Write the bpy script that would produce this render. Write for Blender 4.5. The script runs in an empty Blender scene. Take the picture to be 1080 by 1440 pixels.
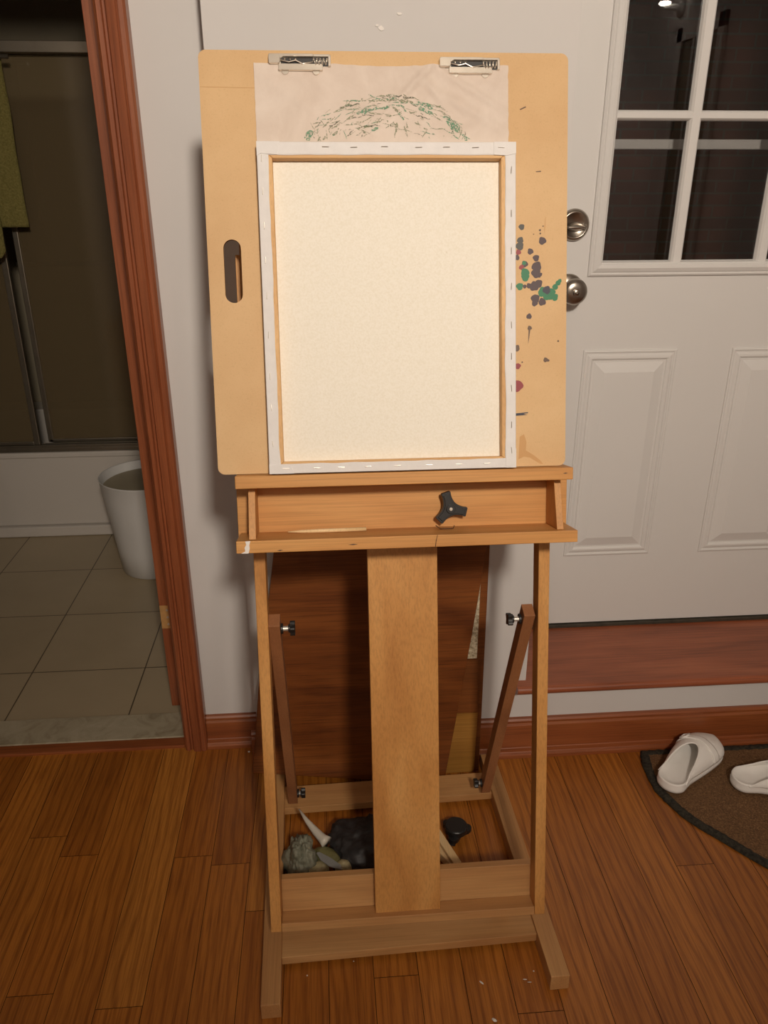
import bpy, bmesh, math, random
from mathutils import Vector, Matrix, noise
PI = math.pi
sc = bpy.context.scene
COL = sc.collection
random.seed(7)

# ------------------------------------------------------------------ camera, world, lights, exposure
CAM_H = 1.36
YAW, PITCH, ROLL, FPX = -0.0774073, 0.4027762, -0.000783, 1104.2
cd = bpy.data.cameras.new('camera'); cam = bpy.data.objects.new('camera', cd); COL.objects.link(cam)
cd.sensor_fit = 'VERTICAL'; cd.sensor_height = 36.0; cd.lens = FPX / 1440 * 36.0
cd.clip_start = 0.05
fwd = Vector((-math.sin(YAW)*math.cos(PITCH), math.cos(YAW)*math.cos(PITCH), -math.sin(PITCH)))
rgt = Vector((math.cos(YAW), math.sin(YAW), 0)); upv = rgt.cross(fwd)
r2 = math.cos(ROLL)*rgt + math.sin(ROLL)*upv; u2 = -math.sin(ROLL)*rgt + math.cos(ROLL)*upv
cam.matrix_world = Matrix(((r2.x, u2.x, -fwd.x, 0), (r2.y, u2.y, -fwd.y, 0), (r2.z, u2.z, -fwd.z, CAM_H), (0, 0, 0, 1)))
sc.camera = cam
w = bpy.data.worlds.new('night'); sc.world = w; w.use_nodes = True
w.node_tree.nodes['Background'].inputs[0].default_value = (0.25, 0.33, 0.5, 1)
w.node_tree.nodes['Background'].inputs[1].default_value = 0.02
MAIN_LAMP = dict(loc=(0.32, -1.3, 2.598), r=0.10, strength=75.0, spot=300.0, cone=80, aim=(.34, 1.6, 1.66))  # spot, cone and aim drive the added spotlight, the rest the ceiling lamp
SIDE_FILL = dict(loc=(1.20, -2.9, 2.598), r=0.06, strength=330.0)  # added fill on the door side, brightens the walls from out of view
REAR_FILL = dict(loc=(-.9, -2.5, 2.598), r=0.06, strength=330.0)  # added fill on the bathroom side, evens out the wall light
LAMP_COL = (1.0, 0.87, 0.735, 1)
vs = sc.view_settings
vs.view_transform = 'Standard'; vs.look = 'None'; vs.gamma = 1; vs.use_curve_mapping = False
vs.exposure = -0.2

# ------------------------------------------------------------------ mesh helpers
class MB:
    def __init__(s): s.v = []; s.f = []; s.m = []
    def add(s, vs_, fs_, mi=0):
        b = len(s.v); s.v += [Vector(p) for p in vs_]
        for f in fs_: s.f.append([b+i for i in f]); s.m.append(mi)
        return s
    def box(s, x0, x1, y0, y1, z0, z1, mi=0, fn=None):
        P = [(x, y, z) for z in (z0, z1) for y in (y0, y1) for x in (x0, x1)]
        if fn: P = [fn(*p) for p in P]
        F = [(0, 2, 3, 1), (4, 5, 7, 6), (0, 1, 5, 4), (2, 6, 7, 3), (0, 4, 6, 2), (1, 3, 7, 5)]
        return s.add(P, F, mi)
    def prism(s, pts, a, b, fn, mi=0):          # pts 2-D outline, extruded a..b ; fn(p,q,t)
        n = len(pts)
        P = [fn(p, q, a) for p, q in pts] + [fn(p, q, b) for p, q in pts]
        F = [tuple(range(n))[::-1], tuple(range(n, 2*n))] + [(i, (i+1) % n, n+(i+1) % n, n+i) for i in range(n)]
        return s.add(P, F, mi)
    def cyl(s, p0, p1, r0, r1=None, n=20, mi=0, caps=True):
        p0 = Vector(p0); p1 = Vector(p1); r1 = r0 if r1 is None else r1
        d = (p1-p0).normalized(); a = d.orthogonal().normalized(); b = d.cross(a)
        P = [p0+r0*(math.cos(t)*a+math.sin(t)*b) for t in [2*PI*i/n for i in range(n)]] + \
            [p1+r1*(math.cos(t)*a+math.sin(t)*b) for t in [2*PI*i/n for i in range(n)]]
        F = [(i, (i+1) % n, n+(i+1) % n, n+i) for i in range(n)]
        if caps: F += [tuple(range(n))[::-1], tuple(range(n, 2*n))]
        return s.add(P, F, mi)
    def lathe(s, c, ax, prof, n=32, mi=0):      # prof: (dist along ax, radius)
        c = Vector(c); d = Vector(ax).normalized(); a = d.orthogonal().normalized(); b = d.cross(a)
        P = []
        for h, r in prof:
            for i in range(n):
                t = 2*PI*i/n; P.append(c+h*d+r*(math.cos(t)*a+math.sin(t)*b))
        F = []
        for k in range(len(prof)-1):
            for i in range(n): F.append((k*n+i, k*n+(i+1) % n, (k+1)*n+(i+1) % n, (k+1)*n+i))
        F.append(tuple(range(n))[::-1]); F.append(tuple(range((len(prof)-1)*n, len(prof)*n)))
        return s.add(P, F, mi)
    def tube(s, pts, r, n=10, mi=0, closed=False):
        pts = [Vector(p) for p in pts]; m = len(pts); P = []; F = []
        a = None
        for i, p in enumerate(pts):
            d = ((pts[(i+1) % m] if (closed or i < m-1) else p) - (pts[i-1] if (closed or i > 0) else p)).normalized()
            a = d.orthogonal().normalized() if a is None else (a - a.dot(d)*d).normalized()
            b = d.cross(a); rr = r[i] if isinstance(r, (list, tuple)) else r
            for k in range(n):
                t = 2*PI*k/n; P.append(p+rr*(math.cos(t)*a+math.sin(t)*b))
        for i in range(m if closed else m-1):
            j = (i+1) % m
            for k in range(n): F.append((i*n+k, i*n+(k+1) % n, j*n+(k+1) % n, j*n+k))
        if not closed: F += [tuple(range(n))[::-1], tuple(range((m-1)*n, m*n))]
        return s.add(P, F, mi)
    def grid(s, nu, nv, fn, mi=0, wrapu=False):
        P = [fn(i/(nu-1 if not wrapu else nu), j/(nv-1)) for j in range(nv) for i in range(nu)]
        F = [(j*nu+i, j*nu+(i+1) % nu, (j+1)*nu+(i+1) % nu, (j+1)*nu+i) for j in range(nv-1) for i in range(nu if wrapu else nu-1)]
        return s.add(P, F, mi)
    def build(s, name, mats, parent=None, bevel=0, smooth=False, solid=0, sub=0, segs=2, **props):
        me = bpy.data.meshes.new(name)
        o = bpy.data.objects.new(name, me); COL.objects.link(o)
        off = Vector((0, 0, 0))
        if parent is not None:
            o.parent = parent; p = parent
            while p is not None: off += p.location; p = p.parent
        elif s.v and props.pop('recenter', True):
            xs = [v.x for v in s.v]; ys = [v.y for v in s.v]; zs = [v.z for v in s.v]
            off = Vector(((min(xs)+max(xs))/2, (min(ys)+max(ys))/2, min(zs))); o.location = off
        props.pop('recenter', None)
        me.from_pydata([tuple(v-off) for v in s.v], [], s.f)
        for m in (mats if isinstance(mats, (list, tuple)) else [mats]): me.materials.append(m)
        for p, mi in zip(me.polygons, s.m): p.material_index = mi; p.use_smooth = smooth
        bm = bmesh.new(); bm.from_mesh(me); bmesh.ops.recalc_face_normals(bm, faces=bm.faces); bm.to_mesh(me); bm.free()
        if solid:
            md = o.modifiers.new('solid', 'SOLIDIFY'); md.thickness = solid; md.offset = 0
        if bevel:
            md = o.modifiers.new('bevel', 'BEVEL'); md.width = bevel; md.segments = segs; md.limit_method = 'ANGLE'; md.angle_limit = math.radians(40)
        if sub:
            md = o.modifiers.new('sub', 'SUBSURF'); md.levels = sub; md.render_levels = sub
        for k, v in props.items(): o[k] = v
        return o

def thing(name, loc, label, category, group=None):
    o = bpy.data.objects.new(name, None); COL.objects.link(o); o.location = loc
    o.empty_display_size = .05
    o['label'] = label; o['category'] = category
    if group: o['group'] = group
    return o
def S(mb, name, mats, parent=None, **k):
    if parent is None: k['kind'] = 'structure'
    return mb.build(name, mats, parent, **k)

# ------------------------------------------------------------------ materials
def srgb(r, g, b):
    f = lambda c: ((c/255+.055)/1.055)**2.4 if c/255 > .04045 else c/255/12.92
    return (f(r), f(g), f(b), 1)
def newmat(name):
    m = bpy.data.materials.new(name); m.use_nodes = True
    nt = m.node_tree; b = nt.nodes['Principled BSDF']
    return m, nt, b
def N(nt, t, **k):
    n = nt.nodes.new(t)
    for a, v in k.items(): setattr(n, a, v)
    return n
def coords(nt, scale=(1, 1, 1), kind='Object', rot=(0, 0, 0)):
    tc = N(nt, 'ShaderNodeTexCoord'); mp = N(nt, 'ShaderNodeMapping')
    mp.inputs['Scale'].default_value = scale; mp.inputs['Rotation'].default_value = rot
    nt.links.new(tc.outputs[kind], mp.inputs[0]); return mp.outputs[0]
def noise_n(nt, vec, scale, detail=4, rough=.55, dist=0):
    n = N(nt, 'ShaderNodeTexNoise'); n.inputs['Scale'].default_value = scale; n.inputs['Detail'].default_value = detail
    n.inputs['Roughness'].default_value = rough; n.inputs['Distortion'].default_value = dist
    nt.links.new(vec, n.inputs['Vector']); return n.outputs['Fac']
def ramp(nt, fac, stops):
    r = N(nt, 'ShaderNodeValToRGB'); e = r.color_ramp.elements
    while len(e) < len(stops): e.new(.5)
    for el, (p, c) in zip(e, stops): el.position = p; el.color = c
    nt.links.new(fac, r.inputs[0]); return r.outputs[0]
def mix(nt, fac, a, b, mode='MIX'):
    m = N(nt, 'ShaderNodeMix', data_type='RGBA', blend_type=mode)
    for sock, v in ((m.inputs[0], fac), (m.inputs[6], a), (m.inputs[7], b)):
        if isinstance(v, (int, float, tuple)): sock.default_value = v
        else: nt.links.new(v, sock)
    return m.outputs[2]
def bump(nt, b, h, strength=.3, dist=.001):
    n = N(nt, 'ShaderNodeBump'); n.inputs['Strength'].default_value = strength; n.inputs['Distance'].default_value = dist
    nt.links.new(h, n.inputs['Height']); nt.links.new(n.outputs[0], b.inputs['Normal'])
def plain(name, col, rough=.5, metal=0, var=.06, vscale=12, bmp=0, bscale=60, spec=.5, stretch=(1, 1, 1)):
    m, nt, b = newmat(name); v = coords(nt, stretch)
    f = noise_n(nt, v, vscale)
    lo = tuple(c*(1-var) for c in col[:3])+(1,); hi = tuple(min(1, c*(1+var)) for c in col[:3])+(1,)
    nt.links.new(ramp(nt, f, [(.3, lo), (.7, hi)]), b.inputs['Base Color'])
    b.inputs['Roughness'].default_value = rough; b.inputs['Metallic'].default_value = metal
    b.inputs['Specular IOR Level'].default_value = spec
    if bmp: bump(nt, b, noise_n(nt, v, bscale, 6), bmp)
    return m
def wood(name, c_dark, c_mid, c_light, axis='z', fine=90, coarse=14, rough=.45, along=2.5, contrast=1.0, coat=0.0, strokes=.35):
    m, nt, b = newmat(name)
    k = {'x': 0, 'y': 1, 'z': 2}[axis]
    def sc_(a, l): s = [a]*3; s[k] = l; return tuple(s)
    oi = N(nt, 'ShaderNodeObjectInfo')
    tc = N(nt, 'ShaderNodeTexCoord'); ad = N(nt, 'ShaderNodeVectorMath', operation='ADD')
    sc2 = N(nt, 'ShaderNodeVectorMath', operation='SCALE'); sc2.inputs[3].default_value = 7.0
    cmb = N(nt, 'ShaderNodeCombineXYZ')
    for i in range(3): nt.links.new(oi.outputs['Random'], cmb.inputs[i])
    nt.links.new(cmb.outputs[0], sc2.inputs[0]); nt.links.new(tc.outputs['Object'], ad.inputs[0]); nt.links.new(sc2.outputs[0], ad.inputs[1])
    def mp(s):
        q = N(nt, 'ShaderNodeMapping'); q.inputs['Scale'].default_value = s; nt.links.new(ad.outputs[0], q.inputs[0]); return q.outputs[0]
    n1 = noise_n(nt, mp(sc_(coarse, along)), 1.0, 3, .5, .6)
    n2 = noise_n(nt, mp(sc_(fine*4.0, along*2.4)), 1.0, 4, .6)
    base = ramp(nt, n1, [(.28, c_dark), (.5, c_mid), (.74, c_light)])
    st = ramp(nt, n2, [(.36, (1-strokes, 1-strokes*1.05, 1-strokes*1.1, 1)), (.56, (1, 1, 1, 1))])
    nt.links.new(mix(nt, contrast, base, st, 'MULTIPLY'), b.inputs['Base Color'])
    b.inputs['Roughness'].default_value = rough
    b.inputs['Coat Weight'].default_value = coat; b.inputs['Coat Roughness'].default_value = .25
    bump(nt, b, n2, .12, .0006)
    return m

M = {}
BEECH = (srgb(186, 128, 66), srgb(203, 146, 80), srgb(214, 160, 94))
for ax in 'xyz':
    M['beech_'+ax] = wood('beech_'+ax, *BEECH, axis=ax, rough=.5, strokes=.16)
BASEW = (srgb(178, 128, 78), srgb(194, 146, 92), srgb(204, 158, 104))
for ax in 'xy':
    M['pale_'+ax] = wood('pale_beech_'+ax, *BASEW, axis=ax, rough=.6, strokes=.14)
M['red_beech'] = wood('red_beech', srgb(146, 96, 62), srgb(160, 108, 70), srgb(172, 118, 78), axis='z', rough=.5, strokes=.12)
M['red_z'] = wood('red_oak_trim_z', srgb(128, 70, 42), srgb(146, 82, 50), srgb(162, 96, 60), axis='z', rough=.35, coat=.2, coarse=22, strokes=.25)
M['red_x'] = wood('red_oak_trim_x', srgb(128, 68, 34), srgb(146, 80, 42), srgb(160, 94, 52), axis='x', rough=.35, coat=.2, coarse=22, strokes=.25)
M['tread'] = wood('stained_tread', srgb(134, 72, 44), srgb(156, 86, 54), srgb(170, 98, 64), axis='x', rough=.42, coat=.15, coarse=14, strokes=.3)
M['dark_panel'] = wood('dark_veneer', srgb(92, 46, 16), srgb(120, 66, 26), srgb(140, 82, 36), axis='x', rough=.4, coat=.1, coarse=16, along=3, strokes=.35)
M['dark_back'] = wood('brown_veneer', srgb(104, 58, 22), srgb(126, 72, 30), srgb(146, 90, 42), axis='x', rough=.45, strokes=.3)
M['gold_panel'] = wood('golden_veneer', srgb(140, 94, 36), srgb(164, 116, 50), srgb(178, 130, 62), axis='x', rough=.45, strokes=.25)
M['stick'] = wood('pale_stick', srgb(220, 184, 130), srgb(232, 200, 148), srgb(240, 212, 166), axis='y', rough=.6, strokes=.1)

def floor_mat():
    m, nt, b = newmat('oak_floorboards')
    at = N(nt, 'ShaderNodeAttribute'); at.attribute_name = 'tone'
    tc = N(nt, 'ShaderNodeTexCoord'); cmb = N(nt, 'ShaderNodeCombineXYZ')
    mu = N(nt, 'ShaderNodeMath', operation='MULTIPLY'); mu.inputs[1].default_value = 37.0
    nt.links.new(at.outputs['Fac'], mu.inputs[0])
    nt.links.new(mu.outputs[0], cmb.inputs[0]); nt.links.new(mu.outputs[0], cmb.inputs[1])
    ad = N(nt, 'ShaderNodeVectorMath', operation='ADD'); nt.links.new(tc.outputs['Object'], ad.inputs[0]); nt.links.new(cmb.outputs[0], ad.inputs[1])
    def mp(s):
        q = N(nt, 'ShaderNodeMapping'); q.inputs['Scale'].default_value = s; nt.links.new(ad.outputs[0], q.inputs[0]); return q.outputs[0]
    big = noise_n(nt, mp((9, .9, 1)), 1, 3, .5, .8)
    # cathedral rings: wave distorted
    wv = N(nt, 'ShaderNodeTexWave', wave_type='BANDS', bands_direction='X'); wv.inputs['Scale'].default_value = 8
    wv.inputs['Distortion'].default_value = 9.0; wv.inputs['Detail'].default_value = 2; wv.inputs['Detail Scale'].default_value = .7
    nt.links.new(mp((1.9, .42, 1)), wv.inputs['Vector'])
    fine = noise_n(nt, mp((330, 9, 1)), 1, 4, .6)
    tone = ramp(nt, at.outputs['Fac'], [(0, srgb(158, 94, 30)), (.35, srgb(173, 105, 35)), (.7, srgb(184, 116, 42)), (1, srgb(200, 136, 58))])
    c = mix(nt, .55, tone, ramp(nt, big, [(.3, (.62, .56, .5, 1)), (.55, (1, 1, 1, 1)), (.75, (1.12, 1.1, 1.05, 1))]), 'MULTIPLY')
    c = mix(nt, .75, c, ramp(nt, wv.outputs['Fac'], [(.0, (.66, .58, .5, 1)), (.35, (1, 1, 1, 1))]), 'MULTIPLY')
    c = mix(nt, .8, c, ramp(nt, fine, [(.38, (.62, .55, .48, 1)), (.55, (1, 1, 1, 1))]), 'MULTIPLY')
    nt.links.new(c, b.inputs['Base Color'])
    b.inputs['Roughness'].default_value = .42; b.inputs['Coat Weight'].default_value = .12; b.inputs['Coat Roughness'].default_value = .3
    bump(nt, b, fine, .15, .0005)
    return m
M['floor'] = floor_mat()
M['seam'] = plain('board_gap', srgb(48, 22, 8), .8)
M['wall'] = plain('wall_paint', srgb(211, 209, 207), .75, var=.015, vscale=5, bmp=.04, bscale=140, spec=.25)
M['ceiling'] = plain('ceiling_paint', srgb(225, 222, 216), .9, var=.01)
M['door'] = plain('door_paint', srgb(215, 213, 210), .42, var=.012, vscale=4, bmp=.02, bscale=90, spec=.4)
M['caulk'] = plain('white_trim_paint', srgb(228, 226, 222), .5, var=.01)
M['rubber'] = plain('door_sweep', srgb(62, 56, 46), .6, var=.3, vscale=50)
M['nickel'] = plain('brushed_nickel', srgb(168, 160, 150), .28, 1, var=.05, vscale=60)
M['chrome'] = plain('clip_chrome', srgb(232, 224, 210), .22, .75, var=.05, vscale=40)
M['steel'] = plain('staple_steel', srgb(206, 200, 190), .35, .6)
M['black_plastic'] = plain('black_plastic', srgb(34, 33, 32), .38, var=.1, vscale=30, bmp=.05, bscale=200)
M['track'] = plain('aluminium_track', srgb(150, 142, 128), .35, .9, var=.08, vscale=20)
M['brass'] = plain('hinge_leaf', srgb(196, 152, 96), .45, .2, var=.1, vscale=60)
M['tub'] = plain('tub_enamel', srgb(196, 190, 182), .3, var=.02, vscale=3)
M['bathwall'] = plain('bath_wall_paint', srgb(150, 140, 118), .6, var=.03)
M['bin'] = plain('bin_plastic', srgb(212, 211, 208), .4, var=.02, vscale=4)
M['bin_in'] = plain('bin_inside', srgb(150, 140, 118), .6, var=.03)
M['eva'] = plain('white_eva_foam', srgb(244, 241, 236), .5, var=.03, vscale=30, bmp=.05, bscale=200)
M['white_paint'] = plain('dried_white_paint', srgb(232, 228, 222), .6, var=.03)

def tile_mat():
    m, nt, b = newmat('bath_floor_tile')
    tc = N(nt, 'ShaderNodeTexCoord'); mp = N(nt, 'ShaderNodeMapping')
    mp.inputs['Location'].default_value = (.895+.331*4, -2.045+.337*4, 0)
    nt.links.new(tc.outputs['Object'], mp.inputs[0])
    br = N(nt, 'ShaderNodeTexBrick'); br.offset = 0; br.squash = 1
    br.inputs['Scale'].default_value = 1; br.inputs['Brick Width'].default_value = .331; br.inputs['Row Height'].default_value = .337
    br.inputs['Mortar Size'].default_value = .002; br.inputs['Mortar Smooth'].default_value = .2
    br.inputs['Color1'].default_value = srgb(172, 156, 128); br.inputs['Color2'].default_value = srgb(167, 151, 123); br.inputs['Mortar'].default_value = srgb(80, 68, 52)
    nt.links.new(mp.outputs[0], br.inputs['Vector'])
    n = noise_n(nt, tc.outputs['Object'], 6, 5)
    nt.links.new(mix(nt, .5, br.outputs['Color'], ramp(nt, n, [(.3, (.86, .86, .85, 1)), (.7, (1, 1, 1, 1))]), 'MULTIPLY'), b.inputs['Base Color'])
    b.inputs['Roughness'].default_value = .35
    bump(nt, b, br.outputs['Fac'], -.4, .001)
    return m
M['tile'] = tile_mat()
def marble_mat():
    m, nt, b = newmat('marble_threshold'); v = coords(nt)
    n = noise_n(nt, v, 14, 8, .65, 1.2)
    nt.links.new(ramp(nt, n, [(.3, srgb(140, 128, 104)), (.5, srgb(168, 158, 134)), (.7, srgb(180, 170, 148))]), b.inputs['Base Color'])
    b.inputs['Roughness'].default_value = .35; return m
M['marble'] = marble_mat()
def mdf_mat():
    m, nt, b = newmat('tan_hardboard'); v = coords(nt)
    n = noise_n(nt, v, 9, 5, .6); f = noise_n(nt, v, 420, 3, .7)
    c = ramp(nt, n, [(.3, srgb(205, 168, 121)), (.6, srgb(212, 177, 130)), (.8, srgb(218, 184, 138))])
    c = mix(nt, .7, c, ramp(nt, f, [(.3, (.86, .84, .8, 1)), (.45, (1, 1, 1, 1)), (.72, (1, 1, 1, 1)), (.8, (1.1, 1.1, 1.1, 1))]), 'MULTIPLY')
    nt.links.new(c, b.inputs['Base Color']); b.inputs['Roughness'].default_value = .55; b.inputs['Specular IOR Level'].default_value = .3
    bump(nt, b, f, .05, .0004); return m
M['mdf'] = mdf_mat()
M['mdf_edge'] = plain('hardboard_edge', srgb(150, 108, 62), .7)
def cloth_mat():
    m, nt, b = newmat('raw_canvas'); v = coords(nt)
    f = noise_n(nt, v, 300, 3, .6); s = noise_n(nt, v, 130, 2, .8)
    c = ramp(nt, f, [(.35, srgb(236, 231, 216)), (.6, srgb(242, 238, 226))])
    c = mix(nt, .8, c, ramp(nt, s, [(.20, (.78, .74, .66, 1)), (.26, (1, 1, 1, 1))]), 'MULTIPLY')
    nt.links.new(c, b.inputs['Base Color']); b.inputs['Roughness'].default_value = .9; b.inputs['Specular IOR Level'].default_value = .1
    bump(nt, b, f, .25, .0006); return m
M['cloth'] = cloth_mat()
M['gesso'] = plain('primed_canvas_edge', srgb(226, 224, 222), .75, var=.03, vscale=60, bmp=.15, bscale=350, spec=.2)
M['bar'] = wood('pine_bar', srgb(206, 160, 104), srgb(220, 176, 120), srgb(230, 190, 136), axis='z', rough=.6, strokes=.12)
M['bar_x'] = wood('pine_bar_x', srgb(206, 160, 104), srgb(220, 176, 120), srgb(230, 190, 136), axis='x', rough=.6, strokes=.12)
def paper_mat():
    m, nt, b = newmat('kraft_tissue'); v = coords(nt)
    n = noise_n(nt, v, 16, 5, .6, .5)
    c = ramp(nt, n, [(.3, srgb(206, 190, 176)), (.6, srgb(217, 203, 190)), (.8, srgb(223, 211, 199))])
    nt.links.new(c, b.inputs['Base Color']); b.inputs['Roughness'].default_value = .7
    bump(nt, b, noise_n(nt, v, 22, 3, .5, 1.0), .5, .004); return m
M['paper'] = paper_mat()
def crayon(name, col):
    m, nt, b = newmat(name); v = coords(nt, (1, 1, 1))
    n = noise_n(nt, v, 420, 3, .7); b.inputs['Base Color'].default_value = col; b.inputs['Roughness'].default_value = .7
    nt.links.new(ramp(nt, n, [(.44, (0, 0, 0, 1)), (.54, (1, 1, 1, 1))]), b.inputs['Alpha']); return m
M['cray_green'] = crayon('green_crayon', srgb(108, 152, 122)); M['cray_grey'] = crayon('grey_green_crayon', srgb(142, 146, 118))
M['cray_dark'] = crayon('dark_crayon', srgb(104, 104, 86))
M['p_purple'] = plain('purple_paint', srgb(62, 40, 44), .5); M['p_grey'] = plain('grey_paint', srgb(62, 60, 54), .5)
M['p_green'] = plain('green_paint', srgb(20, 112, 70), .5); M['p_red'] = plain('red_paint', srgb(138, 36, 44), .5)
M['p_navy'] = plain('navy_paint', srgb(36, 38, 56), .5); M['p_brown'] = plain('brown_paint', srgb(92, 66, 44), .5)
M['stain'] = plain('water_stain', srgb(196, 152, 98), .6)
def glass_mat(name, tint, refl=1.0, rough=0.0, trans=(1, 1, 1, 1)):
    m = bpy.data.materials.new(name); m.use_nodes = True; nt = m.node_tree; nt.nodes.clear()
    o = N(nt, 'ShaderNodeOutputMaterial'); mx = N(nt, 'ShaderNodeMixShader'); t = N(nt, 'ShaderNodeBsdfTransparent'); g = N(nt, 'ShaderNodeBsdfGlossy')
    fr = N(nt, 'ShaderNodeFresnel'); fr.inputs[0].default_value = 1.5; mu = N(nt, 'ShaderNodeMath', operation='MULTIPLY'); mu.inputs[1].default_value = refl
    t.inputs[0].default_value = trans; g.inputs[0].default_value = tint; g.inputs['Roughness'].default_value = rough
    nt.links.new(fr.outputs[0], mu.inputs[0]); nt.links.new(mu.outputs[0], mx.inputs[0]); nt.links.new(t.outputs[0], mx.inputs[1]); nt.links.new(g.outputs[0], mx.inputs[2]); nt.links.new(mx.outputs[0], o.inputs[0])
    return m
M['glass'] = glass_mat('window_glass', (1, 1, 1, 1), 1.6, 0.0, (.8, .8, .8, 1))
M['shower_glass'] = glass_mat('shower_glass', (1, 1, 1, 1), 1.2, .10, (.5, .48, .42, 1))
_nt = M['shower_glass'].node_tree; _o = [n for n in _nt.nodes if n.type == 'OUTPUT_MATERIAL'][0]; _m = [n for n in _nt.nodes if n.type == 'MIX_SHADER'][0]
_d = N(_nt, 'ShaderNodeBsdfDiffuse'); _d.inputs[0].default_value = srgb(190, 168, 130); _x = N(_nt, 'ShaderNodeMixShader'); _x.inputs[0].default_value = .17
_nt.links.new(_m.outputs[0], _x.inputs[1]); _nt.links.new(_d.outputs[0], _x.inputs[2]); _nt.links.new(_x.outputs[0], _o.inputs[0])
def coir_mat():
    m, nt, b = newmat('brown_coir'); v = coords(nt)
    n = noise_n(nt, v, 260, 4, .75); n2 = noise_n(nt, v, 14, 4)
    c = mix(nt, .6, ramp(nt, n, [(.3, srgb(76, 52, 30)), (.55, srgb(124, 90, 56)), (.75, srgb(166, 132, 92))]), ramp(nt, n2, [(.3, (.75, .75, .75, 1)), (.7, (1, 1, 1, 1))]), 'MULTIPLY')
    nt.links.new(c, b.inputs['Base Color']); b.inputs['Roughness'].default_value = .95; bump(nt, b, n, .8, .003); return m
M['coir'] = coir_mat()
M['mat_edge'] = plain('black_mat_border', srgb(46, 42, 32), .9, var=.8, vscale=160, bmp=.8, bscale=300)
def towel_mat():
    m, nt, b = newmat('green_terry'); v = coords(nt); n = noise_n(nt, v, 160, 4, .7)
    nt.links.new(ramp(nt, n, [(.3, srgb(108, 100, 48)), (.65, srgb(142, 132, 74))]), b.inputs['Base Color'])
    b.inputs['Roughness'].default_value = .95; bump(nt, b, n, 1, .006); return m
M['towel'] = towel_mat()
def brick_mat():
    m, nt, b = newmat('outside_brick'); br = N(nt, 'ShaderNodeTexBrick')
    nt.links.new(coords(nt, (1, 1, 1), 'Object', (PI/2, 0, 0)), br.inputs['Vector'])
    br.inputs['Scale'].default_value = 1; br.inputs['Brick Width'].default_value = .21; br.inputs['Row Height'].default_value = .07; br.inputs['Mortar Size'].default_value = .006
    br.inputs['Color1'].default_value = srgb(150, 92, 72); br.inputs['Color2'].default_value = srgb(120, 78, 62); br.inputs['Mortar'].default_value = srgb(130, 116, 100)
    nt.links.new(br.outputs[0], b.inputs['Base Color']); b.inputs['Roughness'].default_value = .9; return m
M['brick'] = brick_mat()
def stone_mat(name, a, b_, sc_=40, rough=.6):
    m, nt, b = newmat(name); v = coords(nt); n = noise_n(nt, v, sc_, 6, .7)
    nt.links.new(ramp(nt, n, [(.35, a), (.65, b_)]), b.inputs['Base Color']); b.inputs['Roughness'].default_value = rough; bump(nt, b, n, .2, .001); return m
M['granite'] = stone_mat('speckled_insert', srgb(120, 104, 76), srgb(222, 210, 182), 140)
M['pebble'] = stone_mat('beige_pebble', srgb(150, 138, 100), srgb(184, 172, 134), 90)
M['olive'] = stone_mat('olive_pebble', srgb(100, 98, 58), srgb(124, 120, 78), 60, .35)
M['greycloth'] = stone_mat('grey_green_cloth', srgb(104, 106, 88), srgb(146, 146, 128), 30, .6)
M['blackbag'] = stone_mat('black_polythene', srgb(34, 33, 33), srgb(54, 53, 53), 30, .55)
M['horn'] = plain('white_ceramic', srgb(206, 200, 186), .3, var=.05, vscale=20)
M['slate'] = plain('grey_blade', srgb(140, 142, 140), .35, var=.04)
def emit(name, col, s):
    m = bpy.data.materials.new(name); m.use_nodes = True; nt = m.node_tree; nt.nodes.clear()
    o = N(nt, 'ShaderNodeOutputMaterial'); e = N(nt, 'ShaderNodeEmission'); e.inputs[0].default_value = col; e.inputs[1].default_value = s
    nt.links.new(e.outputs[0], o.inputs[0]); return m

# ------------------------------------------------------------------ structure: room shell
X0, X1, YB, ZC = -2.2, 2.05, -3.6, 2.60
LW = 1.685      # wall with the bathroom doorway
RW = 1.59       # wall beside and under the entry door
DY = 1.83       # entry door face
mb = MB()
PITCHB = .083; OFFB = .639
forced = {-.635: [1.388], -.574: [1.329], -.303: [1.307], -.548: [1.01], -.377: [.974], .764: [1.2], .106: [.995]}
k0 = math.floor((X0-OFFB)/PITCHB); k1 = math.ceil((X1-OFFB)/PITCHB)
fcol = {}
for x, ys in forced.items(): fcol.setdefault(math.floor((x-OFFB)/PITCHB), []).extend(ys)
tones = []
g = .0006
mb.add([(X0, YB, -.003), (X1, YB, -.003), (X1, 1.80, -.003), (X0, 1.80, -.003)], [(0, 1, 2, 3)], 1); tones.append(0)
mb.add([(X0, YB, -.05), (X1, YB, -.05), (X1, 1.80, -.05), (X0, 1.80, -.05)], [(0, 3, 2, 1)], 1); tones.append(0)
for k in range(k0, k1):
    xa, xb = OFFB+k*PITCHB+g, OFFB+(k+1)*PITCHB-g
    xa = max(xa, X0); xb = min(xb, X1)
    if xb <= xa: continue
    cuts = sorted(fcol.get(k, []))
    if cuts:
        ys = [cuts[0]-.75-random.random()*.3, *cuts, 1.80]
    else:
        ys = [1.80-random.uniform(.5, 1.6), 1.80]
    while ys[0] > YB: ys.insert(0, ys[0]-random.uniform(.35, 1.3))
    ys[0] = YB
    for a, b in zip(ys, ys[1:]):
        mb.add([(xa, a+g, 0), (xb, a+g, 0), (xb, b-g, 0), (xa, b-g, 0)], [(0, 1, 2, 3)], 0); tones.append(min(.82, max(.12, random.gauss(.48, .18))))
fl = S(mb, 'floor', [M['floor'], M['seam']], recenter=False)
at = fl.data.attributes.new('tone', 'FLOAT', 'FACE')
for i, t in enumerate(tones): at.data[i].value = t

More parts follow.
